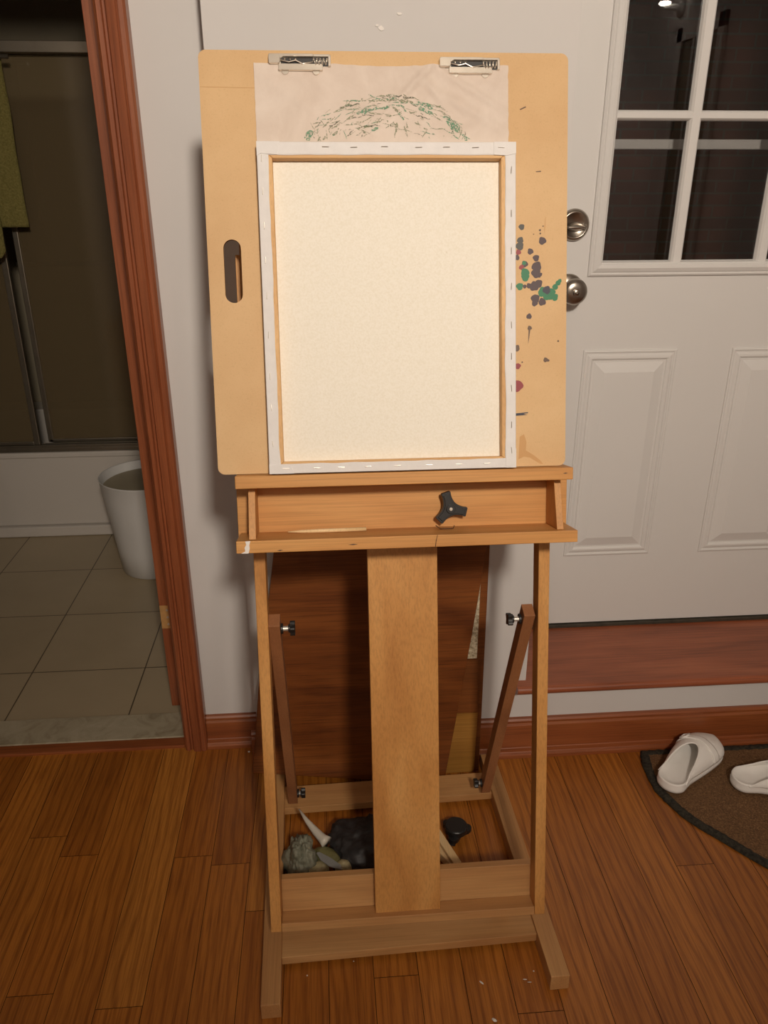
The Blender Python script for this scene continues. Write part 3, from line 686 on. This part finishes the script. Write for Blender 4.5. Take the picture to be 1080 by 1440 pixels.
# crumpled paper held by the clips, rubbed crayon drawing on it
pp_u0, pp_u1, pp_v0, pp_v1 = -.217, .165, .30, .6085
def crease(u, v):
    z = .0012+.0012*noise.noise(Vector((u*14, v*14, 3)))
    z += .0010*abs(noise.noise(Vector((u*30, v*30, 9))))
    for (cu, cv, du, dv, wd, h) in ((.02, .58, -.7, -.7, .006, .0025), (.12, .565, .85, -.5, .005, .0022), (.10, .545, .85, -.45, .007, .002), (-.05, .521, 1, 0.0, .002, .0008), (.05, .57, .6, -.8, .005, .0015), (-.16, .56, .7, -.5, .008, .0012)):
        dd = abs((u-cu)*dv-(v-cv)*du); al = (u-cu)*du+(v-cv)*dv
        z += 1.8*h*math.exp(-(dd/wd)**2)*math.exp(-(al/.09)**2)
    return max(.0004, z)
def pap(a, b):
    u = pp_u0+(pp_u1-pp_u0)*a; v = pp_v0+(pp_v1-pp_v0)*b
    ed = .0008*noise.noise(Vector((a*30, b*30, 0)))
    sag = -.003*math.sin(PI*min(1, max(0, (u+.10)/.16)))*(1 if -.10 < u < .06 else 0)*b
    z = crease(u, v) if v > .50 else .0006+.6*(crease(u, v) if v > .49 else 0)
    return K(u+(ed if a in (0, 1) else 0), v+(ed+sag if b == 1 else 0), min(z, .0030 if v < .50 else .02))
pm = MB().grid(110, 90, pap).build('crumpled_paper', M['paper'], None, smooth=True, label='crinkled pinkish tissue paper with a green rubbed circle, clipped behind the canvas', category='paper')
dr = MB()
def stroke(pts, wd, mi):
    P = []
    for i, (u, v) in enumerate(pts):
        a = pts[max(0, i-1)]; b = pts[min(len(pts)-1, i+1)]; dx, dy = b[0]-a[0], b[1]-a[1]; l = math.hypot(dx, dy) or 1
        ww_ = wd*random.uniform(.5, 1.3)*(.4 if i in (0, len(pts)-1) else 1); nx, ny = -dy/l*ww_, dx/l*ww_
        for s_ in (1, -1):
            uu, vv_ = u+s_*nx, v+s_*ny; P.append(K(uu, vv_, crease(uu, vv_)+.0005))
    dr.add(P, [(2*i, 2*i+1, 2*i+3, 2*i+2) for i in range(len(pts)-1)], mi)
def seg(a, b, wd, mi, jit=.0012, n=None):
    n = n or max(3, int(math.hypot(b[0]-a[0], b[1]-a[1])/.004))
    stroke([(a[0]+(b[0]-a[0])*i/n+random.uniform(-jit, jit), a[1]+(b[1]-a[1])*i/n+random.uniform(-jit, jit)) for i in range(n+1)], wd, mi)
for a, b, wd, mi in (((-0.144, 0.499), (-0.134, 0.514), .0045, 0), ((-0.117, 0.517), (-0.1, 0.533), .0012, 1), ((-0.127, 0.516), (-0.12, 0.528), .0010, 2), ((-0.105, 0.515), (-0.068, 0.538), .0014, 1), ((-0.068, 0.538), (-0.040, 0.545), .0018, 0), ((-.040, .545), (-.016, .547), .0018, 0), ((-0.014, 0.547), (0.003, 0.538), .0012, 1),
                     ((-0.058, 0.557), (-0.003, 0.557), .0011, 1), ((-0.003, 0.557), (0.020, 0.553), .0016, 1), ((0.026, 0.556), (0.049, 0.546), .0030, 0), ((0.026, 0.547), (0.050, 0.537), .0026, 0), ((0.065, 0.536), (0.090, 0.514), .0046, 0), ((0.070, 0.528), (0.086, 0.512), .0030, 0), ((0.094, 0.508), (0.101, 0.500), .0026, 0), ((-0.092, 0.546), (-0.062, 0.553), .0014, 2), ((-0.100, .540), (-.080, .550), .0010, 1), ((-0.036, 0.562), (-0.010, 0.566), .0010, 1), ((-.010, .563), (.022, .560), .0009, 2), ((-0.003, 0.540), (0.004, 0.529), .0022, 0),
                     ((-.060, .541), (-.045, .544), .0030, 0), ((-0.010, .505), (-.005, .525), .0018, 1), ((-.045, .514), (-.035, .518), .0028, 0), ((.010, .506), (.004, .520), .0014, 1), ((-.080, .505), (-.072, .515), .0012, 2), ((.018, .538), (.045, .530), .0009, 2), ((-.118, .501), (-.112, .504), .0022, 1), ((-.105, .507), (-.095, .513), .0016, 1)):
    seg(a, b, wd, mi)
for i in range(190):
    a = random.uniform(0, PI); r = random.uniform(.15, 1)**.6
    if random.random() < .25: r = random.uniform(.97, 1.08)
    cu, cv = -.020+.112*r*math.cos(a), .498+.062*r*math.sin(a)
    if cv < .500: continue
    t = a+PI/2+random.gauss(0, .45) if r > .5 else random.uniform(0, PI)
    l = random.uniform(.002, .011); du, dv = l*math.cos(t)*1.2, l*math.sin(t)*.6
    seg((cu-du, cv-dv), (cu+du, cv+dv), random.uniform(.0004, .0010), random.choice((0, 1, 1, 1, 2)), .0008)
dr.build('crayon_rubbing', [M['cray_green'], M['cray_grey'], M['cray_dark']], pm, label='green crayon rubbing')

# ------------------------------------------------------------------ stretched canvas seen from the back
W0 = .0034
def KC(u, v, w_): return K(u, v, w_+W0)
ca = thing('stretched_canvas', tuple(KC(-.022, 0, 0)), 'blank stretched canvas turned to show its cream back and stapled white edges', 'canvas')
cu0, cu1, cv0, cv1, cd_ = -.2165, .1718, .0006, .4915, .0185
bl, brr, bb, bt = .0225, .0225, .0180, .0230
for nm, pts, mt in (('l', [(cu0+.001, cv0+.001), (cu0+bl, cv0+bb), (cu0+bl, cv1-bt), (cu0+.001, cv1-.001)], 'bar'), ('r', [(cu1-.001, cv0+.001), (cu1-.001, cv1-.001), (cu1-brr, cv1-bt), (cu1-brr, cv0+bb)], 'bar'),
                    ('b', [(cu0+.001, cv0+.001), (cu1-.001, cv0+.001), (cu1-brr, cv0+bb), (cu0+bl, cv0+bb)], 'bar_x'), ('t', [(cu0+.001, cv1-.001), (cu0+bl, cv1-bt), (cu1-brr, cv1-bt), (cu1-.001, cv1-.001)], 'bar_x')):
    MB().prism(pts, .0016, cd_-.001, KC).build('stretcher_bar', M[mt], ca, bevel=.0012)
MB().box(cu0, cu1, cv0, cv1, 0, .0012, fn=KC).build('canvas_cloth', M['cloth'], ca, label='unprimed cream canvas')
fe = MB()
def edge_strip(p0, p1, wd, amp, flip, seed):
    # folded canvas strip: outer side plus wavy-edged flap over the bar
    n = 60; P = []; a = Vector(p0); b = Vector(p1); d = (b-a).normalized(); nv = Vector((-d.y, d.x))*flip
    for i in range(n+1):
        q = a+(b-a)*i/n; wv = wd+amp*noise.noise(Vector((i*.22, seed, 0)))
        o = nv*wv
        P += [KC(q.x, q.y, .0005), KC(q.x, q.y, cd_-.0008), KC(q.x+nv.x*.0008, q.y+nv.y*.0008, cd_+.0002), KC(q.x+o.x*.92, q.y+o.y*.92, cd_+.0004+.0002*noise.noise(Vector((i*.5, seed, 2)))), KC(q.x+o.x, q.y+o.y, cd_-.0004)]
    fe.add(P, [(5*i+j, 5*i+j+1, 5*i+5+j+1, 5*i+5+j) for i in range(n) for j in range(4)])
edge_strip((cu0, cv0), (cu0, cv1), .0170, .0016, -1, 1.3)
edge_strip((cu1, cv0), (cu1, cv1), .0168, .0016, 1, 4.7)
edge_strip((cu0, cv0), (cu1, cv0), .0150, .0010, 1, 8.1)
edge_strip((cu0, cv1), (cu1, cv1), .0185, .0010, -1, 2.2)
# folded-over corners
fe.prism([(cu0, cv1), (cu0, cv1-.020), (cu0+.006, cv1-.017), (cu0+.030, cv1-.0185), (cu0+.034, cv1-.002), (cu0+.034, cv1)], cd_, cd_+.0014, KC)
fe.prism([(cu1, cv1), (cu1, cv1-.0165), (cu1-.014, cv1-.0195), (cu1-.034, cv1-.0185), (cu1-.034, cv1)], cd_, cd_+.0014, KC)
fe.prism([(cu0, cv0), (cu0+.038, cv0), (cu0+.034, cv0+.012), (cu0+.017, cv0+.0155), (cu0, cv0+.013)], cd_, cd_+.0014, KC)
fe.prism([(cu1, cv0), (cu1, cv0+.030), (cu1-.0165, cv0+.028), (cu1-.017, cv0+.004), (cu1-.008, cv0)], cd_, cd_+.0014, KC)
fe.build('folded_edge', M['gesso'], ca, smooth=False, label='primed white canvas folded over the bars')
def staple(u, v, horiz, ang=0):
    a = (0 if horiz else PI/2)+ang; l = .0048; c, s_ = math.cos(a), math.sin(a)
    pr = MB().tube([KC(u-l*c, v-l*s_, cd_-.001), KC(u-l*c, v-l*s_, cd_+.0016), KC(u+l*c, v+l*s_, cd_+.0016), KC(u+l*c, v+l*s_, cd_-.001)], .00055, 6)
    pr.build('staple', M['steel'], ca)
for u in (-.115, -.073, -.027, .024, .066, .110, .149): staple(u, .484+.0008*random.uniform(-1, 1), True, random.uniform(-.08, .08))
for u in (-.191, -.143, -.105, -.063, -.017, .033, .080, .125): staple(u, .0085, True, random.uniform(-.06, .1))
for v in (.468, .421, .372, .322, .270, .212, .150, .103, .047): staple(-.2095, v, False, random.uniform(-.1, .1))
for v in (.451, .388, .333, .280, .222, .174, .125, .068, .028): staple(.1645, v, False, random.uniform(-.1, .1))

# ------------------------------------------------------------------ boards leaning on the wall behind the easel
def lean_plate(name, pts, y_at, thick, mat, parent=None, **k):
    mb = MB().prism(pts, 0, thick, lambda p, q, t: Vector((p, y_at(q)+t, q)))
    return mb.build(name, mat, parent, **k)
yb = lambda z: 1.520+.055*z/.7
pb = thing('wooden_board', (.25, 1.53, 0), 'upright brown panel with a pale speckled strip, leaning on the wall behind a darker sheet', 'panel')
lean_plate('panel_edge', [(.150, 0), (.355, 0), (.361, .60), (.150, .60)], lambda z: yb(z)+.006, .012, M['dark_back'], pb, bevel=.001)
lean_plate('panel_insert', [(.16, .318), (.339, .318), (.343, .60), (.16, .60)], yb, .006, M['granite'], pb, label='speckled cream strip')
lean_plate('panel_field', [(.16, .172), (.346, .172), (.341, .314), (.16, .314)], lambda z: yb(z)-.001, .007, M['dark_back'], pb)
lean_plate('panel_foot', [(.16, .002), (.341, .002), (.346, .169), (.16, .169)], yb, .006, M['gold_panel'], pb, label='golden brown lower section')
yf = lambda z: 1.487+.072*z/.7
fp = lean_plate('wooden_sheet', [(-.197, .058), (.075, .022), (.262, .0005), (.322, .40), (.338, .52), (.352, .63), (.365, .74), (-.095, .78), (-.118, .63), (-.134, .52), (-.172, .28)], yf, .010, M['dark_panel'], None, bevel=.0015,
                label='large dark brown tilted wooden sheet leaning on the wall behind the easel', category='panel')

# ------------------------------------------------------------------ things on the floor inside the easel base
def blob(name, c, rad, mat, label, cat, amp=.15, freq=2.0, seed=0, rot=(0, 0, 0), flat=True, n=(40, 26), crump=0, group=None, parent=None, shapefn=None):
    R_ = Matrix.Rotation(rot[2], 3, 'Z') @ Matrix.Rotation(rot[1], 3, 'Y') @ Matrix.Rotation(rot[0], 3, 'X'); mb = MB()
    def f(a, b):
        th = 2*PI*a; ph_ = PI*b
        d = Vector((math.sin(ph_)*math.cos(th), math.sin(ph_)*math.sin(th), math.cos(ph_)))
        k = 1+amp*noise.noise(d*freq+Vector((seed, 0, 0)))
        if crump: k += crump*(abs(noise.noise(d*freq*2.2+Vector((0, seed, 0))))+.5*abs(noise.noise(d*freq*5+Vector((0, seed, 4))))-.3)
        p = Vector((d.x*rad[0]*k, d.y*rad[1]*k, d.z*rad[2]*k))
        if shapefn: p = shapefn(p)
        p = R_ @ p + Vector(c)
        if p.z < .001 and flat: p.z = .001
        return p
    mb.grid(n[0], n[1], f, wrapu=True)
    o = mb.build(name, mat, parent, smooth=True)
    if label: o['label'] = label; o['category'] = cat
    return o
blob('black_bag', (.070, 1.268, .036), (.098, .076, .046), M['blackbag'], 'crumpled black plastic bag on the floor behind the lower left rail', 'bag', .2, 1.6, 3, crump=.22, n=(80, 50))
blob('crumpled_cloth', (-.080, 1.236, .044), (.030, .044, .056), M['greycloth'], 'crumpled grey-green cloth in the left corner of the easel base', 'cloth', .45, 1.3, 8, rot=(.3, 0, .2), crump=.32, n=(80, 50))
mb = MB().tube([(-.083, 1.325, .100), (-.066, 1.300, .090), (-.047, 1.278, .080), (-.032, 1.262, .074), (-.024, 1.254, .072)], [.0012, .0050, .0082, .0100, .0135], 20)
mb.build('ceramic_horn', M['horn'], None, smooth=True, label='white pointed horn-shaped ceramic piece lying across the grey-green cloth', category='ornament')
blob('pebble', (-.024, 1.232, .056), (.030, .018, .014), M['olive'], 'smooth dark olive pebble below the white horn shape', 'stone', .12, 1.5, 2, rot=(0, .25, -.35))
blob('pebble', (-.045, 1.203, .045), (.026, .022, .020), M['pebble'], 'beige pebble at the left end of the lower easel rail', 'stone', .1, 1.5, 5, rot=(0, -.2, .4))
blob('pebble', (.009, 1.206, .048), (.017, .017, .018), M['pebble'], 'smaller round beige pebble against the black bag', 'stone', .1, 1.5, 7, rot=(0, 0, .2))
blob('black_pouch', (.035, 1.185, .016), (.058, .028, .018), M['blackbag'], 'flattened black pouch on the floor under the pebbles', 'bag', .2, 2.4, 12, crump=.2, n=(60, 40))
mb = MB().prism([(-.046, 1.222), (-.040, 1.225), (-.016, 1.212), (.004, 1.196), (.006, 1.184), (-.018, 1.190), (-.038, 1.206)], 0, .003, lambda p, q, t: Vector((p, q, .076-(p+.046)*.20+t)))
mb.build('grey_blade', M['slate'], None, bevel=.0008, label='flat grey blade-shaped piece resting on the beige pebbles', category='tool')
lk = MB()
lc = Vector((.262, 1.315, .040))
lk.prism([(lc.x+a, lc.y+b) for a, b in lobes3(.036, .52, ph=.15, pw=1.4)], .016, .026, lambda p, q, t: Vector((p, q, t)))
lk.lathe((lc.x, lc.y, .024), (0, 0, 1), [(0, .0255), (.012, .0255), (.0145, .023), (.015, .004)], 36)
lk.cyl((lc.x-.012, lc.y-.020, .001), (lc.x-.004, lc.y-.012, .018), .008, n=14)
lk.build('loose_knob', M['black_plastic'], None, bevel=.0008, label='loose black round knob on the floor right of the easel mast', category='knob')
def stick(a, b, wd, th, z, label):
    a = Vector(a); b = Vector(b); d = (b-a).normalized(); s_ = Vector((-d.y, d.x, 0)).normalized(); up_ = Vector((0, 0, 1)); P = []
    for e in (a, b):
        for i, j in ((-1, 0), (1, 0), (1, 1), (-1, 1)): P.append(e+i*wd/2*s_+j*th*up_)
    MB().add(P, [(0, 3, 2, 1), (4, 5, 6, 7), (0, 1, 5, 4), (1, 2, 6, 5), (2, 3, 7, 6), (3, 0, 4, 7)]).build('wood_offcut', M['stick'], None, bevel=.0008, label=label, category='wood offcut')
stick((.215, 1.315, .0215), (.250, 1.215, .0215), .017, .010, 0, 'upper of two pale wood offcuts beside the loose black knob')
stick((.200, 1.300, .001), (.283, 1.160, .001), .016, .020, 0, 'lower longer pale wood offcut reaching the lower right rail')

# ------------------------------------------------------------------ door mat and shoes
half = [(.781, 1.5595), (.765, 1.496), (.762, 1.42), (.777, 1.374), (.793, 1.332), (.818, 1.294), (.849, 1.256), (.883, 1.211), (.912, 1.176), (.96, 1.135), (1.02, 1.095), (1.10, 1.062), (1.20, 1.050)]
outline = half+[(2.40-x, y) for x, y in half[:-1]][::-1]
def refine(pts, n=10):
    R_ = []; m = len(pts)
    for i in range(m):
        a, b = pts[i], pts[(i+1) % m]; l = math.hypot(b[0]-a[0], b[1]-a[1]); k = max(1, int(l/.006))
        for j in range(k): R_.append((a[0]+(b[0]-a[0])*j/k, a[1]+(b[1]-a[1])*j/k))
    return R_
ro = refine(outline); cxm, cym = 1.20, 1.36
def inset(p, d):
    # move towards the inside measured by local normal
    return p
m_ = len(ro); nrm = []
for i in range(m_):
    a, b = ro[i-3], ro[(i+3) % m_]; dx, dy = b[0]-a[0], b[1]-a[1]; l = math.hypot(dx, dy) or 1; nx, ny = -dy/l, dx/l
    if (cxm-ro[i][0])*nx+(cym-ro[i][1])*ny < 0: nx, ny = -nx, -ny
    nrm.append((nx, ny))
mt = thing('door_mat', (1.2, 1.3, 0), 'half-round brown coir door mat with frayed black border by the step', 'door mat')
def ring(d, z, jit):
    return [(ro[i][0]+nrm[i][0]*(d+jit*random.uniform(-1, 1)), min(1.5595, ro[i][1]+nrm[i][1]*(d+jit*random.uniform(-1, 1))), z+jit*.4*random.uniform(-1, 1)) for i in range(m_)]
rings = [ring(0, .0008, .0), ring(-.001, .005, .0032), ring(.006, .0085, .0026), ring(.013, .009, .0026), ring(.019, .0078, .0022), ring(.020, .005, .0)]
mb = MB(); P = [p for r in rings for p in r]; F = []
for k in range(len(rings)-1):
    for i in range(m_): F.append((k*m_+i, k*m_+(i+1) % m_, (k+1)*m_+(i+1) % m_, (k+1)*m_+i))
mb.add(P, F).build('mat_border', M['mat_edge'], mt, smooth=True, label='frayed black border')
inner = [(ro[i][0]+nrm[i][0]*.0185, ro[i][1]+nrm[i][1]*.0185) for i in range(0, m_, 3)]
MB().prism(inner, .0008, .0065, lambda p, q, t: Vector((p, q, t))).build('mat_pile', M['coir'], mt, label='worn brown coir')

def sandal(loc, rz, label, mirror=1, tilt=(0, 0)):
    t = thing('sandal', loc, label, 'sandal', None); Lh = .232
    def hw(x):   # half width along the sole
        k = x/Lh
        base = .034+.014*math.sin(PI*min(1, max(0, (k-.25)/1.0))) if k > .25 else .034
        e = min(1, max(0, k/.13)); f = min(1, max(0, (1-k)/.20))
        return base*math.sqrt(max(0, 1-(1-e)**2))*math.sqrt(max(0, 1-(1-f)**2))*1.0+.0005
    off = lambda x: .004*math.sin(PI*x/Lh*1.1)*mirror
    R_ = Matrix.Rotation(tilt[1], 3, 'Y') @ Matrix.Rotation(tilt[0], 3, 'X')
    Rz = Matrix.Rotation(rz, 3, 'Z')
    def W(p): return Rz @ (R_ @ Vector(p)) + Vector(loc)
    # sole: closed lofted rings (bottom, side, rim, footbed)
    n = 64; xs_ = [Lh*.5*(1-math.cos(PI*i/(n//2))) for i in range(n//2+1)]
    outl = [(x, off(x)+hw(x)) for x in xs_]+[(x, off(x)-hw(x)) for x in xs_[-2:0:-1]]
    cx_ = Lh/2
    def rg(scale, z, rimz=0):
        return [(cx_+(x-cx_)*(1-(1-scale)*.38), y*scale, z+.004*max(0, (x/Lh-.7))) for x, y in outl]
    lv = [rg(.90, .0015), rg(1.0, .0045), rg(1.02, .012), rg(.995, .014), rg(1.0, .024), rg(.96, .0285), rg(.90, .0275), rg(.80, .0215), rg(.40, .0195), rg(.05, .0190)]
    mb = MB(); P = [W(p) for r in lv for p in r]; m = len(outl); F = [tuple(range(m))[::-1]]
    for k in range(len(lv)-1):
        for i in range(m): F.append((k*m+i, k*m+(i+1) % m, (k+1)*m+(i+1) % m, (k+1)*m+i))
    F.append(tuple((len(lv)-1)*m+i for i in range(m)))
    mb.add(P, F).build('sole', M['eva'], t, smooth=True)
    # upper shell over the forefoot with a curved opening
    def H(x):
        k = (x-.05)/(Lh-.05); return .004+.040*max(0, math.sin(PI*min(1, max(0, .10+k*.80))))**.8*(1-.25*k)
    def shell(a, b, grow=0.0, x0f=None):
        ph_ = PI*a; side = abs(math.cos(ph_))
        x0 = .138-.108*side**2.0 if x0f is None else x0f[0]+(-.012*side)
        x1 = Lh-.0015 if x0f is None else x0f[1]+(-.010*side)
        x = x0+(x1-x0)*b; hh = H(x)+grow; rad = hw(min(x, Lh-.002))*1.0+grow
        return W((x, off(x)+rad*math.cos(ph_)*(1+.0*b), .0225+hh*math.sin(ph_)**.9))
    MB().grid(40, 30, lambda a, b: shell(a, b)).build('upper', M['eva'], t, smooth=True, solid=.0035)
    # raised rim of the opening
    rim = [shell(a/40, 0, .0008) for a in range(41)]
    MB().tube(rim, .0022, 8).build('collar', M['eva'], t, smooth=True)
    st_ = MB().grid(30, 6, lambda a, b: shell(.02+.96*a, b, .0030, (.156, .176))).build('strap', M['eva'], t, smooth=True, solid=.003)
    bk = MB(); q0 = shell(.30 if mirror > 0 else .70, .1, .006, (.152, .178)); q1 = shell(.30 if mirror > 0 else .70, .9, .006, (.152, .178))
    q2 = shell(.20 if mirror > 0 else .80, .9, .006, (.152, .178)); q3 = shell(.20 if mirror > 0 else .80, .1, .006, (.152, .178))
    bk.tube([q0, q1, q2, q3], .0024, 8, closed=True); bk.tube([(q0+q3)/2, (q1+q2)/2], .0016, 8)
    bk.build('buckle', M['eva'], st_, smooth=True)
    return t
sandal((.783, 1.408, .0095), math.atan2(.143, .178), 'left white foam sandal resting askew on the mat edge, toe towards the step', 1)
sandal((.950, 1.420, .0095), -.16, 'right white foam sandal, heel on the mat and toe out of view', 1)

# ------------------------------------------------------------------ bathroom things
tb = thing('bathtub', (-1.17, 3.4, 0), 'white built-in bathtub across the bathroom end', 'bathtub')
m = MB().box(-1.995, -.345, 3.05, 3.10, .045, .350).box(-1.995, -.345, 3.030, 3.10, 0.001, .045).box(-1.995, -.345, 3.045, 3.17, .335, .358).box(-1.995, -.345, 3.70, 3.845, .001, .358).box(-1.995, -.345, 3.10, 3.70, .001, .06)
m.box(-1.995, -1.90, 3.10, 3.70, .06, .358).box(-.44, -.345, 3.10, 3.70, .06, .358)
m.build('tub_body', M['tub'], tb, bevel=.006, segs=3)
sdn = thing('shower_door', (-1.17, 3.09, .36), 'sliding glass shower doors framed in dull metal above the tub', 'shower door')
m = MB().box(-1.995, -.345, 3.055, 3.125, .359, .374).box(-1.995, -.345, 3.055, 3.060, .374, .386).box(-1.995, -.345, 3.090, 3.094, .374, .384)
m.build('bottom_track', M['track'], sdn, bevel=.001)
MB().box(-1.995, -.345, 3.055, 3.125, 1.740, 1.775).build('top_track', M['track'], sdn, bevel=.002)
p1 = MB().box(-1.99, -1.140, 3.068, 3.073, .386, 1.74).build('glass_panel', M['shower_glass'], sdn)
MB().box(-1.150, -1.128, 3.062, 3.080, .386, 1.74).box(-1.99, -1.15, 3.062, 3.080, .386, .400).build('panel_frame', M['track'], p1, bevel=.002)
p2 = MB().box(-1.088, -.345, 3.104, 3.109, .386, 1.74).build('glass_panel', M['shower_glass'], sdn)
MB().box(-1.106, -1.086, 3.097, 3.116, .386, 1.74).box(-1.10, -.345, 3.097, 3.116, .386, .398).build('panel_frame', M['track'], p2, bevel=.002)
m = MB().cyl((-1.12, 3.13, 1.065), (-.40, 3.13, 1.065), .008, n=14)
for x in (-1.04, -.43): m.cyl((x, 3.112, 1.065), (x, 3.13, 1.065), .007, n=10)
m.build('grab_rail', M['track'], sdn, smooth=True)
# towel bar with green towel folded over it
tbm = MB().cyl((-1.70, 3.010, 1.722), (-.99, 3.010, 1.722), .007, n=14)
for x in (-1.68, -1.045): tbm.cyl((x, 3.010, 1.722), (x, 3.056, 1.742), .006, n=10)
tbm.build('towel_bar', M['track'], sdn, smooth=True)
def tw_f(a, b):
    # b runs up the front layer, over the bar and down the back layer
    if b < .46: t = b/.46; z = 1.088+(1.722-1.088)*t; y = 2.984
    elif b > .54: t = (b-.54)/.46; z = 1.722-(1.722-1.200)*t; y = 3.030
    else: t = (b-.46)/.08; z = 1.722+.022*math.sin(PI*t); y = 3.007-.023*math.cos(PI*t)
    xr = -1.098 if b < .46 else (-1.020 if b > .54 else -1.098+.078*(b-.46)/.08)
    x = -1.62+(xr+1.62)*a; cr = 0
    if b < .05 and a > .85: cr = .035*(1-math.sqrt(max(0, 1-((a-.85)/.15)**2)))
    yy = y-(.006*math.sin(a*9+.8)+.004*noise.noise(Vector((a*6, z*6, y*9))))*(0 if .45 < b < .55 else 1)
    return Vector((x+.004*noise.noise(Vector((z*8, a*3, y*5))), yy, z+cr))
MB().grid(40, 110, tw_f).build('towel', M['towel'], None, smooth=True, solid=.008, label='olive green towel hanging over the shower door bar', category='towel')
# waste bin
bn = thing('waste_bin', (-.65, 2.74, 0), 'white round plastic waste bin on the bathroom tiles', 'bin')
MB().lathe((-.65, 2.74, .001), (0, 0, 1), [(0, .122), (.004, .130), (.10, .140), (.30, .163), (.365, .170), (.368, .1715), (.370, .170), (.366, .1665), (.30, .159), (.10, .136), (.008, .122)], 56).build('bin_body', M['bin'], bn, smooth=True)
MB().lathe((-.65, 2.74, .001), (0, 0, 1), [(.330, .160), (.336, .1605), (.338, .158)], 56).build('bin_liner', M['bin_in'], bn, smooth=False, label='beige liner')
MB().lathe((-.487, 2.645, .29), (.7, -.7, 0), [(0, .016), (.010, .016), (.014, .012)], 20).build('bin_handle', M['bin_in'], bn, smooth=True)

# ------------------------------------------------------------------ crumbs on the floor boards
crumbs = [(.254, .970, .0050, .0018), (.263, .899, .0050, .003), (.335, .970, .004, .0012), (.342, .964, .004, .001), (-.065, 1.009, .0015, .0015), (-.222, 1.638, .003, .003), (.453, 1.349, .002, .002), (.022, 1.031, .0012, .0012), (.355, .985, .0015, .0015)]
places = ['between the easel runners, in front of the crossbar', 'at the bottom edge, in front of the easel', 'near the right easel foot, longer streak', 'near the right easel foot, beside the streak', 'near the left end of the front crossbar', 'by the left baseboard corner', 'on the boards right of the easel post', 'just before the middle of the front crossbar', 'beside the tip of the right easel foot']
for (x, y, a, b), pl in zip(crumbs, places):
    o = blob('crumb', (x, y, b*.6), (a, b, b*.6), M['white_paint'], 'tiny pale crumb '+pl, 'crumb', .3, 3, x*50, rot=(0, 0, x*9), n=(10, 7)); o['group'] = 'crumbs on the floorboards'
